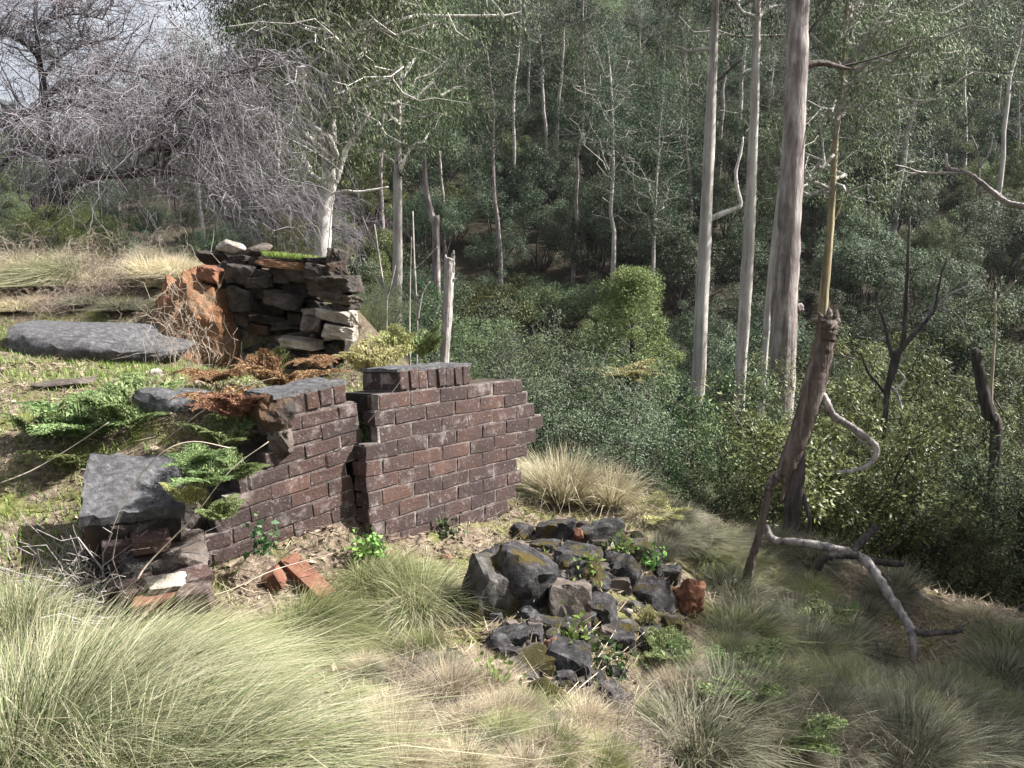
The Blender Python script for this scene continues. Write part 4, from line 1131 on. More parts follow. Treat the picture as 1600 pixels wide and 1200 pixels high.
# ------------------------------------------------------------------ GULLY SHRUBS
sh = [shrub_parts(300 + k, [2.6, 2.2, 2.8, 2.0, 2.4, 3.0][k], [2.0, 2.2, 1.8, 2.2, 1.6, 2.0][k], [18, 18, 16, 20, 14, 16][k], 170, [.050, .046, .046, .043, .05, .056][k], [.018, .014, .019, .012, .02, .011][k], .21, [.2, 0, .4, 0, .3, .6][k]) for k in range(6)]
def wattle():
    rng = np.random.default_rng(330); top = P(990, 413, 14.5); q = P(988, 500, 14.5); gz = Hs(q[0], q[1])
    base = np.array([q[0], q[1], gz - .05]); n = 58
    th = rng.random(n) * 6.283; v = np.sort(rng.random(n)) ** .8
    zc = -.55 + v * (top[2] + .55 - .18); rad = .80 * np.clip(1.12 - v, .05, 1) ** .62 * np.clip(.55 + v * 3, 0, 1)
    rr = rad * (.5 + .7 * rng.random(n))
    cc = np.stack([q[0] + np.cos(th) * rr + .05 * vnoise(v * 9, th), q[1] + np.sin(th) * rr, zc], 1)
    root = empty('wattle_tree', base, 'rounded bright yellow-green wattle tree standing in the gully', 'tree')
    mb = MB(); mb.tube(np.array([[q[0], q[1], gz - .1], [q[0] + .05, q[1], -1.2], [q[0] + .02, q[1], .2], [q[0], q[1], top[2] - .4]]), np.array([.09, .07, .05, .015]), 8, True, .1, rng)
    link_obj('trunk', mb.mesh('trunk', True, base), 'barkdark', root)
    st = np.stack([np.full(n, q[0]), np.full(n, q[1]), zc - rr * .7], 1)
    f = np.linspace(0, 1, 5)[None, :, None]
    mb = MB(); mb.tubes(st[:, None] * (1 - f) + cc[:, None] * f, np.full(n, .012), np.full(n, .004), 4)
    link_obj('branches', mb.mesh('branches', True, base), 'barkdark', root)
    ml = MB(); leafy(ml, cc, 420, np.full(n, .23), .045, .016, rng, -.1, .8)
    link_obj('crown', ml.mesh('crown', False, base), 'wattle', root)


wattle()


def put(px, py_top, Y, v, mat, label, width=1.0, group=None, rz=0):
    q = P(px, py_top, Y); z = Hs(q[0], q[1]); h = max(q[2] - z, .4)
    s = h / [2.6, 2.2, 2.8, 2.0, 2.4, 3.0][v]
    place('shrub', label, 'shrub', group, sh[v], ('barkdark', mat), (q[0], q[1], z - .03), rz, (s * width, s * width, s), ('stems', 'leaves'))


put(1115, 612, 11.0, 2, 'bright', 'bright green leafy shrub growing before the crooked-limbed gum', .8, rz=1)
put(1150, 600, 12.0, 4, 'bright', 'tall glossy green shrub between the paired pale gum trunks', .7, rz=2)
put(1060, 690, 9.6, 2, 'bright', 'mid-green leafy shrub above the spur\'s crest left of the leaning trunk', .9, rz=.3)
put(1225, 640, 10.5, 3, 'olive', 'olive shrub behind the charred dark stump', .8, rz=.3)
put(1180, 660, 9.8, 1, 'under2', 'dull green shrub just behind the leaning trunk\'s twisted foot', .8, rz=1.3)
put(1040, 600, 15, 4, 'bright', 'green shrub beside the short dark stump post', .8, rz=2.3)
put(1010, 720, 9.0, 0, 'greygreen', 'soft bluish-green low bush near the straw tussocks', .8, rz=4)
put(870, 575, 10.6, 1, 'greygreen', 'grey-green thicket shrub right behind the wall\'s broken right end', 1.0, rz=.5)
put(930, 620, 10.0, 3, 'greygreen', 'grey-green shrub above the large straw tussock', 1.0, rz=1.5)
put(790, 540, 11.4, 3, 'greygreen', 'grey-green shrub rising over the wall top behind the upright bricks', 1.1, rz=2.5)
put(745, 500, 13, 1, 'under2', 'dull green shrub right of the short grey snag', 1.0, rz=3.5)
put(850, 510, 14, 0, 'greygreen', 'tall grey-green shrub between the wall and the wattle tree', 1.0, rz=4.5)
put(930, 540, 15, 2, 'under2', 'leafy shrub growing at the wattle tree\'s left foot', 1.0, rz=5.5)
put(665, 440, 15, 5, 'bright', 'feathery blue-green wattle sapling between the grey gum and the short snag', 1.0, rz=.2)
put(580, 480, 9.4, 3, 'olive', 'yellowish shrub close to the ruin\'s pale stones', .8, rz=.8)
put(1380, 660, 9.5, 4, 'olive', 'tall olive leafy shrub in front of the dead forked tree', .75, rz=.8)
put(1440, 720, 9.0, 2, 'olive', 'sunlit olive shrub right of the dead forked tree\'s pale stem', .9, rz=1.8)
put(1320, 700, 9.3, 3, 'olive', 'olive shrub showing through the hooked limb', .9, rz=2.8)
put(1500, 760, 8.8, 1, 'under2', 'twiggy dull shrub beneath the charred snag', 1.0, rz=3.8)
put(1570, 720, 9.5, 3, 'under', 'dark shrub at the right edge near the broken dark trunk', 1.1, rz=4.8)
put(1330, 540, 15, 5, 'olive', 'wispy olive scrub tree behind the leaning trunk\'s broken top', 1.1, rz=5.8)
put(1450, 560, 15, 5, 'olive', 'wispy olive scrub tree behind the dead forked tree', 1.1, rz=1.1)
put(1570, 580, 15, 5, 'under2', 'wispy scrub tree behind the charred snag', 1.1, rz=2.1)
put(100, 315, 9.9, 3, 'wattle', 'light green feathery bush on the bank below the arching tree', .9, rz=2.1)
put(20, 330, 10.2, 1, 'greygreen', 'grey-leaved bush on the bank left of the feathery bush', 1.2, rz=3.1)
put(170, 335, 10.2, 1, 'olive', 'dull olive bush behind the bank tussocks', .9, rz=3.1)
put(452, 340, 12, 1, 'olive', 'small olive bush left of the forked white gum\'s trunk', .6, rz=3.1)
GS = 'scrub bushes filling the gully'
rg = np.random.default_rng(99)
placed = []
cnt = 0
for _ in range(4000):
    if cnt >= 105: break
    Y = 8.2 + 14 * rg.random(); az = rg.uniform(-.28, .85); x = az * Y
    if Y < 9.6 and az < .12: continue
    if az < -.02 and Y < 11.5: continue
    q = (x, Y, Hs(x, Y))
    if not free(x, Y, .55): continue
    d = np.array(q) - CAM
    topz = 1.6 - .139 * Y * .98 - .02 * Y                     # keep tops below the trunks' feet
    h = min(.9 + 1.7 * rg.random(), max(.8, topz - q[2] - .2 + .8 * rg.random()))
    placed.append((x, Y, .55)); cnt += 1
    v = int(rg.integers(6)); s = h / [2.6, 2.2, 2.8, 2.0, 2.4, 3.0][v]
    mt = ['greygreen', 'under2', 'under', 'olive', 'under2', 'bright'][int(rg.integers(6))]
    if az < .15 and mt == 'olive': mt = 'greygreen'
    place('scrub_bush', f'small {LEAFN[mt]} scrub bush among the dense growth filling the gully', 'shrub', f'small {LEAFN[mt]} scrub bushes filling the gully', sh[v], ('barkdark', mt), (x, Y, q[2] - .05), rg.random() * 6.28, (s * 1.15, s * 1.15, s), ('stems', 'leaves'))

# shade trees standing down-slope, right of the view
for k, (x, y, h, lab) in enumerate([(8.2, 4.3, 8.0, 'leafy tree on the slope casting shade over the tussocks'), (10.2, 5.7, 8.4, 'taller leafy tree further up the shaded slope'), (6.6, 3.2, 7.4, 'short leafy tree low on the shaded slope'), (11.6, 8.4, 8.8, 'leafy tree at the upper end of the shaded slope')]):
    place('slope_tree', lab, 'tree', None, unders[2], ('barkdark', 'under'), (x, y, Hs(x, y) - .1), k * 1.3, h / 6.5, ('stems', 'crown'))


# ------------------------------------------------------------------ TUSSOCKS
def tussock_mesh(seed, n, R0, L, bend, bias=(0, 0), wid=.0045, spread=.75, up=1.0):
    rng = np.random.default_rng(seed)
    a = rng.random(n) * 6.283; r = np.sqrt(rng.random(n))
    base = np.stack([np.cos(a) * r * R0, np.sin(a) * r * R0, np.zeros(n) - .03], 1)
    out = np.stack([np.cos(a), np.sin(a)], 1) * r[:, None] * spread + rng.normal(size=(n, 2)) * .22 + np.array(bias)[None] * .55
    d = np.concatenate([out, np.full((n, 1), up)], 1); d /= np.linalg.norm(d, axis=1)[:, None]
    ln = L * (.35 + .75 * rng.random(n) ** .7)
    k = 6; f = np.linspace(0, 1, k)
    hor = out / (np.linalg.norm(out, axis=1)[:, None] + 1e-6) * .6 + np.array(bias)[None]
    bn = bend * (.35 + 1.2 * rng.random(n))
    kc = rng.integers(0, max(n // 45, 8), n); cj = rng.normal(size=(max(n // 45, 8), 2)) * .28; hor = hor + cj[kc]
    d[:, :2] += cj[kc] * .5; d /= np.linalg.norm(d, axis=1)[:, None]
    p = base[:, None] + d[:, None] * (f[None, :, None] * ln[:, None, None])
    p += np.cumsum(rng.normal(size=p.shape) * .012, 1) * ln[:, None, None]
    p[:, :, :2] += hor[:, None] * (ln * bn * .55)[:, None, None] * (f ** 2)[None, :, None]
    p[:, :, 2] -= (ln * bn * .55)[:, None] * (f ** 2.2)[None]
    kk_ = rng.random(n) < .14; kd = rng.normal(size=(n, 3)) * .3; kd[:, 2] -= .35
    p[kk_, 4] += (kd * ln[:, None] * .3)[kk_]; p[kk_, 5] += (kd * ln[:, None] * .75)[kk_]
    p[:, :, 2] = np.maximum(p[:, :, 2], .012 + .03 * rng.random(n)[:, None] * f[None])
    s = np.cross(d, np.array([0, 0, 1.])); s = s / (np.linalg.norm(s, axis=1)[:, None] + 1e-6) + rng.normal(size=(n, 3)) * .5; s /= np.linalg.norm(s, axis=1)[:, None]
    mb = MB(); mb.strips(p, np.full(n, wid) * (.6 + .8 * rng.random(n)), s)
    return mb.mesh('tussock')


tus = [tussock_mesh(1, 2600, .10, .45, .9), tussock_mesh(2, 2300, .08, .38, .6), tussock_mesh(3, 2200, .10, .34, 1.2), tussock_mesh(4, 1800, .07, .42, .35), tussock_mesh(5, 2400, .12, .40, 1.0, (-.5, .1))]
tbig = [tussock_mesh(11, 8000, .15, .70, 1.1, (.45, .25), .0040, .6), tussock_mesh(12, 6500, .15, .62, 1.1, (.6, .0), .004, .7), tussock_mesh(13, 6000, .15, .7, 1.0, (.3, .3), .004, .7)]


def tuss(px, py, me, mat, label, sc=1.0, rz=0., group=None, name='grass_tussock'):
    g = hit(px, py)
    return tag(link_obj(name, me, mat, None, (g[0], g[1], g[2]), (0, 0, rz), sc), label, 'grass tussock', group)


tuss(110, 1175, tbig[0], 'tussock', 'huge pale-green tussock whose long blades sweep over the foreground', .9, .1)
tuss(270, 1050, tbig[1], 'tussock_green', 'large arching straw-green tussock merging with the foreground sweep', .6, -.1)
tuss(60, 1240, tbig[2], 'tussock', 'straw-tipped tussock at the foreground sweep\'s lower root', .9, .3)
tuss(480, 1000, tbig[1], 'tussock_green', 'greenish arching tussock in front of the terracotta brick', .6, -.35)
tuss(250, 1300, tbig[1], 'tussock', 'arching tussock low in the foreground below the great sweep', 1.0, -.2)
tuss(585, 925, tbig[1], 'tussock_green', 'dense dark-rooted green tussock at the wall foot below the crack', .55, -.2)
tuss(650, 960, tus[0], 'tussock', 'straw tussock spilling beside the green one at the wall foot', .9, 0)
tuss(5, 1010, tbig[2], 'tussock', 'pale tussock on mossy ground at the left picture margin', .6, 2.4)
tuss(878, 785, tus[3], 'tussock_straw', 'large straw-white tussock growing just past the wall\'s right end', 1.35, 0)
tuss(952, 792, tus[3], 'tussock_straw', 'upright straw-white tussock beside the larger straw one', 1.05, 1)
tuss(840, 770, tus[0], 'tussock', 'pale green tussock against the wall\'s right end', .75, 2)
tuss(1000, 810, tus[2], 'tussock_straw', 'low straw tussock near the yellow fern on the spur', .7, 3)
tuss(1140, 880, tus[2], 'tussock', 'pale low tussock left of the leaning trunk foot', .7, .5)
tuss(1120, 850, tus[0], 'tussock', 'grey-green tussock on the spur above the orange rubble', .6, 1.5)
tuss(1145, 1000, tus[2], 'tussock_green', 'deep green combed tussock below the orange rubble block', 1.0, 2.5)
tuss(1190, 1080, tus[2], 'tussock_green', 'green tussock below the combed one on the shaded slope', .95, 3.5)
tuss(1310, 1110, tbig[1], 'tussock_green', 'large green tussock with pale upright tips on the slope', .62, 2.0)
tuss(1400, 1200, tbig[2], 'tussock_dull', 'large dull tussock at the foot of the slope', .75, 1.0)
tuss(1530, 975, tus[2], 'tussock_straw', 'sunlit pale tussock where the fallen branch ends', .8, 1.0)
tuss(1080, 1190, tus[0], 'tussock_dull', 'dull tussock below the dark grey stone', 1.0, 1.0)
# bank tussocks left
tuss(110, 450, tbig[1], 'tussock', 'large fountain-like tussock on the bank behind the flat slab', 1.15, 2.9 + .4)
tuss(200, 395, tbig[1], 'tussock_straw', 'pink-straw tussock crowning the bank beside the fountain-like one', .85, .2)
tuss(165, 400, tbig[1], 'tussock', 'pale combed tussock at the bank top beneath the feathery bush', .9, 0)
tuss(40, 440, tus[0], 'tussock_straw', 'dry straw tussock on the bank\'s far left', 1.3, 0)
tuss(240, 440, tus[1], 'tussock_straw', 'dry straw tussock above the rust earth bank', 1.2, 0)
rg = np.random.default_rng(7)
TN = {'tussock_dull': 'dull grey-green', 'tussock_green': 'green', 'tussock': 'straw-tipped', 'tussock_straw': 'straw-white', 'straw': 'brown straw', 'lawn': 'short green'}
GT = 'small tussocks scattered on the right-hand slope'
k = 0
for _ in range(900):
    if k >= 120: break
    px = rg.uniform(1020, 1640); py = rg.uniform(800, 1210)
    if py < 800 + (px - 1020) * .33: continue
    if px < 1120 and py > 880 and py < 1150: continue
    if 1370 < px < 1520 and 940 < py < 1090: continue
    g = hit(px, py)
    if g[1] > 9: continue
    shade = px > 1180 and py > 900
    mt = (['tussock_dull', 'tussock_green', 'tussock_dull', 'tussock', 'tussock_dull'] if py < 960 else ['tussock_dull', 'tussock_green', 'tussock_dull', 'tussock_dull', 'tussock_dull'])[int(rg.integers(5))]  # mostly darker blades lower down: slope shade put into the grass colour
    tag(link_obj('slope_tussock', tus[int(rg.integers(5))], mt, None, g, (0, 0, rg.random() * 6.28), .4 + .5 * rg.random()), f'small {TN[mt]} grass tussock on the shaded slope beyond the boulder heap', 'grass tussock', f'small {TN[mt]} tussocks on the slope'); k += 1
GT2 = 'dry tufts on the left bank'
for _ in range(46):
    px = rg.uniform(-30, 300); py = rg.uniform(385, 490)
    g = hit(px, py)
    tag(link_obj('dry_tuft', tus[int(rg.integers(5))], ['tussock_straw', 'straw', 'tussock_straw', 'tussock_dull'][int(rg.integers(4))], None, g, (0, 0, rg.random() * 6.28), .5 + .5 * rg.random()), 'dry straw tuft on the bank behind the flat slab', 'grass tuft', GT2)
GT3 = 'small tufts on the open ground before the wall'
for _ in range(60):
    px = rg.uniform(560, 1100); py = rg.uniform(1020, 1230)
    if 760 < px < 1040 and py < 1100: continue
    g = hit(px, py)
    tag(link_obj('dry_tuft', tus[int(rg.integers(5))], ['straw', 'tussock_dull', 'straw', 'tussock_green'][int(rg.integers(4))], None, g, (0, 0, rg.random() * 6.28), .22 + .25 * rg.random()), 'small dry tuft in the litter below the boulder heap', 'grass tuft', GT3)


# ------------------------------------------------------------------ FERNS
def fern_mesh(seed, nf, L, spread=.9, arch=.8, pin=22):
    rng = np.random.default_rng(seed); mb = MB()
    for q in range(nf):
        a = q / nf * 6.283 + rng.normal() * .35; l = L * (.6 + .55 * rng.random())
        f = np.linspace(0, 1, 14); hd = np.array([math.cos(a), math.sin(a), 0])
        sp = spread * (.5 + .7 * rng.random())
        pts = hd[None] * (l * sp * f)[:, None] + np.array([0, 0, 1])[None] * (l * (1 - .4 * sp) * f - l * arch * .55 * f ** 2.3)[:, None]
        mb.tube(pts, np.linspace(.0045, .0012, 14) * (L / .5), 3, False)
        side = np.array([-hd[1], hd[0], 0])
        u = np.linspace(.16, 1, pin); c = np.stack([np.interp(u, f, pts[:, k]) for k in range(3)], 1)
        tn = np.gradient(c, axis=0); tn /= np.linalg.norm(tn, axis=1)[:, None]
        pl = l * .36 * np.sin(np.clip(u * 1.05, 0, 1) * np.pi * .5 + .9) ** 1.0 * (1.08 - u) ** .55
        for sg in (-1, 1):
            d = side[None] * sg + tn * .45 + rng.normal(size=(pin, 3)) * .08; d[:, 2] -= .12; d /= np.linalg.norm(d, axis=1)[:, None]
            # each pinna carries leaflets
            m = 7; vv = np.linspace(.08, .95, m)
            pos = c[:, None] + d[:, None] * (pl[:, None] * vv[None])[..., None]
            for s2 in (-1, 1):
                dd = tn[:, None] * s2 * .9 + d[:, None] * .5 + rng.normal(size=(pin, m, 3)) * .1
                ll = (pl[:, None] * .26 * (1.1 - vv[None]))
                mb.leaves(pos.reshape(-1, 3), dd.reshape(-1, 3), ll.ravel() + .004, ll.ravel() * .55 + .003, rng)
    return mb.mesh('fern')


fe = [fern_mesh(1, 7, .52, .75, .6), fern_mesh(2, 9, .48, .85, .65), fern_mesh(3, 6, .58, .6, .45), fern_mesh(4, 12, .42, .8, 1.0)]


def fern(px, py, v, mat, label, sc, rz=0, name='fern', tilt=(0, 0), Y=None, up=0):
    g = hit(px, py) if Y is None else P(px, py, Y)
    return tag(link_obj(name, fe[v], mat, None, (g[0], g[1], g[2] + up), (tilt[0], tilt[1], rz), sc), label, 'fern')


fern(330, 760, 1, 'fern', 'green bracken hanging over the tilted wall\'s broken end', .62, .4, Y=3.50)
fern(350, 700, 0, 'fern', 'bracken rooted beside the dark masonry lump', .7, 1.4, Y=4.05)
fern(300, 790, 2, 'fernpale', 'pale bracken frond clump drooping beside the lichened slab', .5, 2.4, Y=3.45)
fern(372, 752, 0, 'fern', 'pale green bracken fronds hanging down the tilted wall\'s brick face', .5, 2.9, Y=3.62)
fern(310, 735, 1, 'fern', 'bracken crown between the lichened block and the tilted wall', .55, 4.1, Y=3.62)
fern(345, 815, 0, 'fern', 'low bracken drooping over the tilted wall\'s buried left courses', .4, 5.1, Y=3.40)
fern(395, 640, 3, 'ferndead', 'rust-brown dead bracken heap on the tilted wall section', .95, .2, Y=4.3)
fern(350, 640, 3, 'ferndead', 'rust-brown dead bracken beside the lichened masonry block', .85, 1.2, Y=4.35)
fern(440, 610, 1, 'ferndead', 'dead bracken draping behind the tilted wall\'s upright bricks', .8, 2.2, Y=4.7)
fern(375, 655, 1, 'ferndead', 'rust bracken fronds hanging between the masonry lump and lichened block', .8, 3.2, Y=4.15)
fern(415, 600, 2, 'ferndead', 'tall rust bracken fronds at the terrace edge behind the tilted wall', .7, .9, Y=4.8)
fern(330, 600, 3, 'ferndead', 'rust bracken spread on terrace grass behind the lichened block', .8, .9, Y=4.9)
fern(500, 575, 3, 'ferndead', 'curled brown dead fern in front of the ruin\'s pale stones', .9, 2.2, Y=7.0)
fern(130, 690, 1, 'fern', 'broad green bracken on the terrace above the lichened slab', 1.15, .7)
fern(200, 670, 0, 'fern', 'green bracken between the terrace path and the lichened block', 1.0, 1.7)
fern(70, 690, 2, 'fern', 'green bracken at the terrace edge on the far left', .8, 2.7)
fern(110, 740, 1, 'fern', 'low bracken overhanging the lichened slab\'s outer edge', .7, 2.7)
fern(620, 565, 2, 'fernpale', 'yellow-green bracken standing behind the wall crack', 1.0, .7, Y=6.6)
fern(580, 590, 0, 'fernpale', 'yellowish bracken behind the tilted wall section', 1.0, 1.7, Y=6.2)
fern(660, 560, 2, 'fern', 'green bracken behind the upright brick row', 1.0, 2.7, Y=7.0)
fern(430, 585, 2, 'fern', 'light fern in the hollow before the dark ruin', .8, 1.2, Y=7.0)
fern(1030, 815, 1, 'fernpale', 'bright yellow fern on the spur crest', .8, .2)
fern(1010, 985, 2, 'fernpale', 'pale yellow-green fern tip rising at the heap\'s right foot', .42, .6)
fern(1090, 1070, 1, 'fern', 'large dark green fern below the boulder heap', .8, .9)
fern(1040, 1040, 0, 'fern', 'green fern arching over the lowest dark boulders', .5, 1.9)
fern(1140, 1100, 1, 'fern', 'broad green fern lower down the slope from the combed tussock', 1.0, 2.9)
fern(1220, 1180, 1, 'fern', 'green fern beside the large slope tussock', .9, 3.9)
fern(1270, 1010, 0, 'fern', 'olive fern under the leaning trunk', .8, 1.0)
fern(1300, 1000, 2, 'fern', 'olive fern beside the stick on the shaded slope', .8, 2.0)
fern(1230, 960, 1, 'fern', 'small fern behind the leaning trunk\'s twisted foot', .6, 2.0)
# tree fern in the gully
tfb = P(980, 640, 11.5)
r = empty('tree_fern', (tfb[0], tfb[1], Hs(tfb[0], tfb[1])), 'brown-tinged tree fern beside the short dark stump post', 'tree fern')
zt = P(980, 598, 11.5)[2] - r.location.z
mb = MB(); mb.tube(np.array([[0, 0, -.1], [.02, 0, zt * .5], [0, .02, zt]]), np.array([.13, .11, .12]), 9, True, .2, np.random.default_rng(4))
link_obj('trunk', mb.mesh('trunk', True), 'barkdark', r)
link_obj('fronds', fern_mesh(9, 14, .75, 1.0, .7), 'fernpale', r, (0, 0, zt))


# ------------------------------------------------------------------ weeds, ivy in the crack, stalks
def weed(px, py, Y, label, sc=.1, n=120, mat='ivy', name='weed'):
    rng = np.random.default_rng(int(px * 7 + py)); mb = MB()
    o = rng.normal(size=(n, 3)) * np.array([.5, .35, .8]) * sc; o[:, 2] = np.abs(o[:, 2])
    d = rng.normal(size=(n, 3)); d[:, 1] -= .6
    mb.leaves(o, d, .035, .024, rng)
    m = 10; a = rng.normal(size=(m, 3)) * .5; a[:, 2] = 1
    mb.tubes(branches(np.zeros((m, 3)) - np.array([0, 0, .02]), a, np.full(m, sc * 1.6), rng, 4), np.full(m, .0025), np.full(m, .001), 3)
    return tag(link_obj(name, mb.mesh(name), mat, None, P(px, py, Y)), label, 'weed')


weed(577, 693, 4.5, 'bright green leafy weed growing high inside the wall crack', .075, 110)
weed(585, 866, 4.15, 'green leafy weed at the foot of the wall crack', .06, 120)
weed(560, 870, 4.1, 'small weed at the tilted wall\'s foot beside the crack', .07, 60)
weed(918, 905, hit(918, 905)[1] - .12, 'glossy weed growing between two dark boulders', .09, 90)
weed(905, 1010, hit(905, 1010)[1] - .1, 'green weed trailing low in the boulder heap', .09, 80)
weed(975, 862, hit(975, 862)[1] - .1, 'small weed at the back of the boulder heap', .08, 70)
weed(1018, 885, hit(1018, 885)[1] - .05, 'small green weed beside the mossy greenish stone', .08, 70)
weed(700, 836, hit(700, 840)[1], 'dark green weed at the wall foot near the boulder heap', .08, 70, 'bright')
weed(410, 862, 3.75, 'dark green weed against the tilted wall\'s lowest bricks', .08, 70, 'bright')
weed(775, 1075, hit(775, 1075)[1], 'green weed in the litter below the mossy boulder', .08, 80)
weed(960, 1060, hit(960, 1060)[1], 'leafy weed below the boulder heap near the dry stalks', .10, 90, 'bright')


def stalk(rows, label, mat='twigwarm', group=None, cat='dry stalk'):
    mb = MB(); pts, rad = pix_path([(q[0], q[1], q[2] * .55, *q[3:]) for q in rows], 4, n=22)
    b = pts[0].copy(); mb.tube(pts, rad, 5, True)
    return tag(link_obj('dry_stalk', mb.mesh('dry_stalk', True, b), mat, None, b), label, cat, group)


y0 = hit(185, 960)[1]
stalk([(182, 965, 5, y0), (210, 915, 7, y0), (232, 880, 6, y0 + .05), (300, 810, 4, y0 + .1), (360, 735, 3, y0 + .15), (420, 690, 2, y0 + .2)], 'long pale stalk arching up from the broken brickwork to the wall')
stalk([(170, 840, 3, y0), (200, 770, 3, y0), (250, 710, 3, y0), (300, 690, 3, y0 + .05), (360, 700, 2, y0 + .1)], 'thin stalk looping over the lichened slab')
stalk([(255, 690, 3, 4.2), (320, 640, 4, 4.2), (380, 605, 3, 4.2), (430, 590, 2, 4.2)], 'straw stalk leaning past the dead bracken')
stalk([(575, 660, 3, 4.35), (600, 630, 3, 4.3), (630, 590, 2, 4.3)], 'pale stalk leaning out of the wall crack')
stalk([(0, 755, 4, 3.9), (50, 735, 4, 3.95), (110, 700, 3, 4), (170, 660, 2, 4)], 'long dead stalk lying over the terrace edge')
stalk([(230, 915, 4, y0 + .2), (330, 930, 4, y0 + .2), (430, 890, 3, y0 + .4), (520, 865, 3, y0 + .6)], 'grey stalk lying along the tilted wall\'s foot')
stalk([(25, 1010, 4, hit(25, 1015)[1]), (70, 1000, 4, hit(70, 1005)[1]), (140, 975, 4, hit(140, 985)[1]), (200, 950, 3, hit(200, 965)[1])], 'bleached stick lying on mossy ground near the broken brickwork')
for k, rows in enumerate([[(795, 1165), (870, 1100), (925, 1040), (968, 975)], [(850, 1140), (900, 1080), (960, 1030), (1010, 985)], [(640, 1190), (700, 1120), (790, 1075), (850, 1060)], [(880, 1040), (905, 1010), (925, 985), (945, 965)], [(950, 1170), (985, 1110), (1010, 1075), (1040, 1050)], [(1000, 1170), (1060, 1135), (1110, 1112), (1150, 1105)]]):
    ys = [hit(p[0], p[1])[1] - .08 * (j > 0) for j, p in enumerate(rows)]
    stalk([(p[0], p[1], 4 - .6 * j, y) for j, (p, y) in enumerate(zip(rows, ys))], ['long dry cane crossing the litter below the boulder heap', 'pale dry cane beside the longest one below the heap', 'thin cane lying over litter near the green tussock', 'short dry cane in the heap\'s hollow', 'brown cane leaning on the lower fern', 'reddish cane among the lower ferns'][k], 'twigwarm' if k < 4 else 'barkyellow')
# dead rooty debris beside the broken brickwork
rg = np.random.default_rng(31)
mb = MB(); n = 260
b0 = hit(165, 930)
s = b0[None] + rg.normal(size=(n, 3)) * np.array([.11, .12, .02]); s[:, 2] = H(s[:, 0], s[:, 1]) + .01
d = np.stack([rg.normal(size=n) * .7 - .1, rg.normal(size=n) * .7, np.abs(rg.normal(size=n)) * .8], 1)
mb.tubes(branches(s, d, .12 + .28 * rg.random(n), rg, 5, -.1, .5), np.full(n, .004), np.full(n, .0015), 4)
tag(link_obj('dead_root_clump', mb.mesh('dead_root_clump', True, b0), 'barkdeadpale', None, b0), 'clump of dead grey roots beside the broken brickwork', 'roots')
mb = MB(); n = 220
b0 = P(300, 560, 7.5)
s = P(290, 530, 7.25)[None] + rg.normal(size=(n, 3)) * np.array([.2, .05, .3])
d = np.stack([rg.normal(size=n) * .25, rg.normal(size=n) * .2 - .15, rg.normal(size=n)], 1)
mb.tubes(branches(s, d, .1 + .3 * rg.random(n), rg, 5, -.1, .5), np.full(n, .0022), np.full(n, .001), 3)
tag(link_obj('hanging_roots', mb.mesh('hanging_roots', True, b0), 'twigwarm', None, b0), 'dry roots and straw hanging down the rust earth bank', 'roots')

def bramble_mesh(seed, n, R_, h):
    rng = np.random.default_rng(seed); mb = MB()
    a = rng.random(n) * 6.283; r = np.sqrt(rng.random(n)) * R_
    st = np.stack([np.cos(a) * r, np.sin(a) * r, np.full(n, -.05)], 1)
    b = rng.random(n) * 6.283
    d = np.stack([np.cos(b), np.sin(b), .6 + rng.random(n)], 1)
    b1 = branches(st, d, h * (.5 + rng.random(n)), rng, 7, -.55, .8)
    mb.tubes(b1, np.full(n, .0035), np.full(n, .0014), 3)
    m = n * 4; s2 = b1[rng.integers(0, n, m), rng.integers(2, 7, m)]
    b2 = branches(s2, rng.normal(size=(m, 3)) + np.array([0, 0, .3]), h * (.12 + .3 * rng.random(m)), rng, 4, -.3, .6)
    mb.tubes(b2, np.full(m, .002), np.full(m, .001), 3)
    return mb.mesh('bramble')


brm = [bramble_mesh(k, 150, .4, .5) for k in range(3)]
MAT['bramble'] = M_bark('bramble_stem', (.24, .195, .16), (.09, .07, .058), (.40, .34, .285), 6, 3, .3, .2)
rg = np.random.default_rng(17)
BB = ['straw-pink bramble tangle on the bank behind the flat slab', 'dry bramble tangle in the litter between the boulder heap and foreground grass', 'dry bramble tangle on the slope beneath the ferns']
for (px0, px1, py0, py1, n, lab, sc) in [(-30, 290, 420, 485, 14, BB[0], .9), (560, 740, 960, 1150, 6, BB[1], .36), (820, 1060, 1110, 1210, 6, BB[1], .36), (1060, 1300, 1100, 1210, 6, BB[2], .45), (1080, 1250, 830, 960, 5, BB[2], .36)]:
    for _ in range(n):
        g = hit(rg.uniform(px0, px1), rg.uniform(py0, py1))
        tag(link_obj('bramble', brm[int(rg.integers(3))], 'bramble', None, g, (0, 0, rg.random() * 6.28), sc * (.6 + .6 * rg.random())), lab, 'bramble', lab[:40])

# ------------------------------------------------------------------ GROUND COVER (stuff)
rg = np.random.default_rng(55)


def scatter(n, x0, x1, y0, y1, dens):
    x = rg.uniform(x0, x1, n); y = rg.uniform(y0, y1, n)
    k = rg.random(n) < dens(x, y)
    x, y = x[k], y[k]
    return np.stack([x, y, H(x, y)], 1)


def behind_wall(x, y): return (x < -.4) & (y > 4.4)


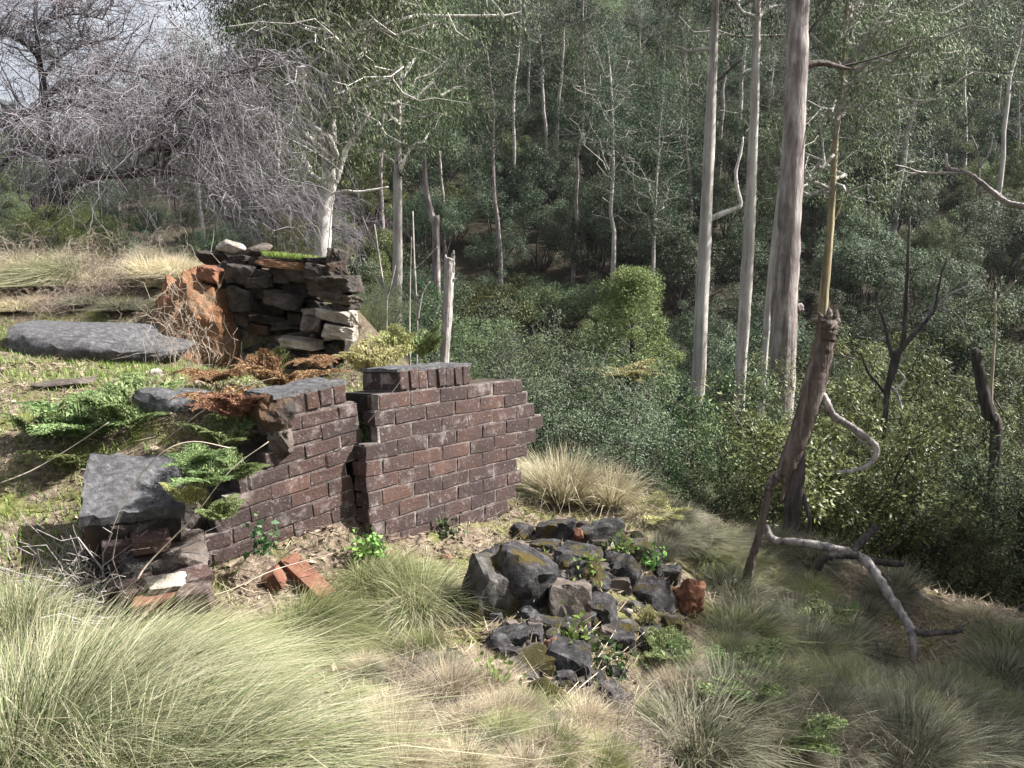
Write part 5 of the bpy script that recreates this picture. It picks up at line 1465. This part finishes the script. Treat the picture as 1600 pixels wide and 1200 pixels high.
# short green grass: terrace, mossy left, patches
pt = scatter(90000, -5.2, 1.6, 2.0, 8.0, lambda x, y: np.where((x < -1.35) & (y > 3.0), np.clip(.55 + 1.5 * vnoise(x * 1.4, y * 1.4), 0, 1), np.clip(-.05 + 1.3 * vnoise(x * 2.1 + 4, y * 2.1), 0, .5)))
n = len(pt); a = rg.random(n) * 6.283
d = np.stack([np.cos(a) * .6, np.sin(a) * .6, np.ones(n)], 1); L = .02 + .05 * rg.random(n)
mb = MB(); f = np.linspace(0, 1, 3)
mb.strips(pt[:, None] - np.array([0, 0, .004]) + d[:, None] * (f[None, :, None] * L[:, None, None]), np.full(n, .0055), np.stack([-np.sin(a), np.cos(a), 0 * a], 1))
tag(link_obj('short_grass', mb.mesh('short_grass'), 'lawn'), 'short green grass over the terrace and mossy ground', 'grass', kind='stuff')
# dry straw and litter
pt = scatter(110000, -4.2, 5.0, 1.8, 8.2, lambda x, y: np.clip(np.where((x < -1.6) & (y > 3), .25, .75) + .9 * vnoise(x * 1.7 + 8, y * 1.7), .05, 1) * np.clip(3.6 / y, .3, 1))
n = len(pt); a = rg.random(n) * 6.283
d = np.stack([np.cos(a), np.sin(a), rg.normal(size=n) * .28 + .22], 1); L = .04 + .12 * rg.random(n) ** 2
mb = MB(); f = np.linspace(0, 1, 3)
mb.strips(pt[:, None] + np.array([0, 0, .004]) + d[:, None] * (f[None, :, None] * L[:, None, None]), np.full(n, .0045), np.stack([-np.sin(a), np.cos(a), rg.normal(size=n) * .4], 1))
tag(link_obj('dry_straw', mb.mesh('dry_straw'), 'straw'), 'dry straw and bent stems lying over the ground', 'litter', kind='stuff')
pt = scatter(34000, -4.2, 5.0, 1.8, 8.2, lambda x, y: np.clip(.6 + 1.2 * vnoise(x * 1.3 + 2, y * 1.3 + 8), .05, 1) * np.clip(3.6 / y, .25, 1))
n = len(pt); mb = MB(); d = rg.normal(size=(n, 3)); d[:, 2] = np.abs(d[:, 2]) * .25
mb.leaves(pt + np.array([0, 0, .006]), d, .05, .02, rg)
tag(link_obj('leaf_litter', mb.mesh('leaf_litter'), 'twiglitter'), 'fallen dry leaves and bark flakes on the ground', 'litter', kind='stuff')

# ------------------------------------------------------------------ HAZE
HAZE = 0.00018
if HAZE:
    bm = bmesh.new(); bmesh.ops.create_cube(bm, size=1)
    for v in bm.verts: v.co = Vector((v.co.x * 700, v.co.y * 540 + 190, -12 if v.co.z < 0 else 150))
    me = bpy.data.meshes.new('haze'); bm.to_mesh(me); bm.free()
    hm = bpy.data.materials.new('haze_air'); hm.use_nodes = True
    hn = hm.node_tree; hn.nodes.remove(hn.nodes['Principled BSDF'])
    pv = hn.nodes.new('ShaderNodeVolumePrincipled'); pv.inputs['Color'].default_value = (.86, .91, 1, 1); pv.inputs['Density'].default_value = HAZE; pv.inputs['Anisotropy'].default_value = .25
    hn.links.new(pv.outputs[0], hn.nodes['Material Output'].inputs['Volume'])
    tag(link_obj('haze', me, hm), kind='stuff')
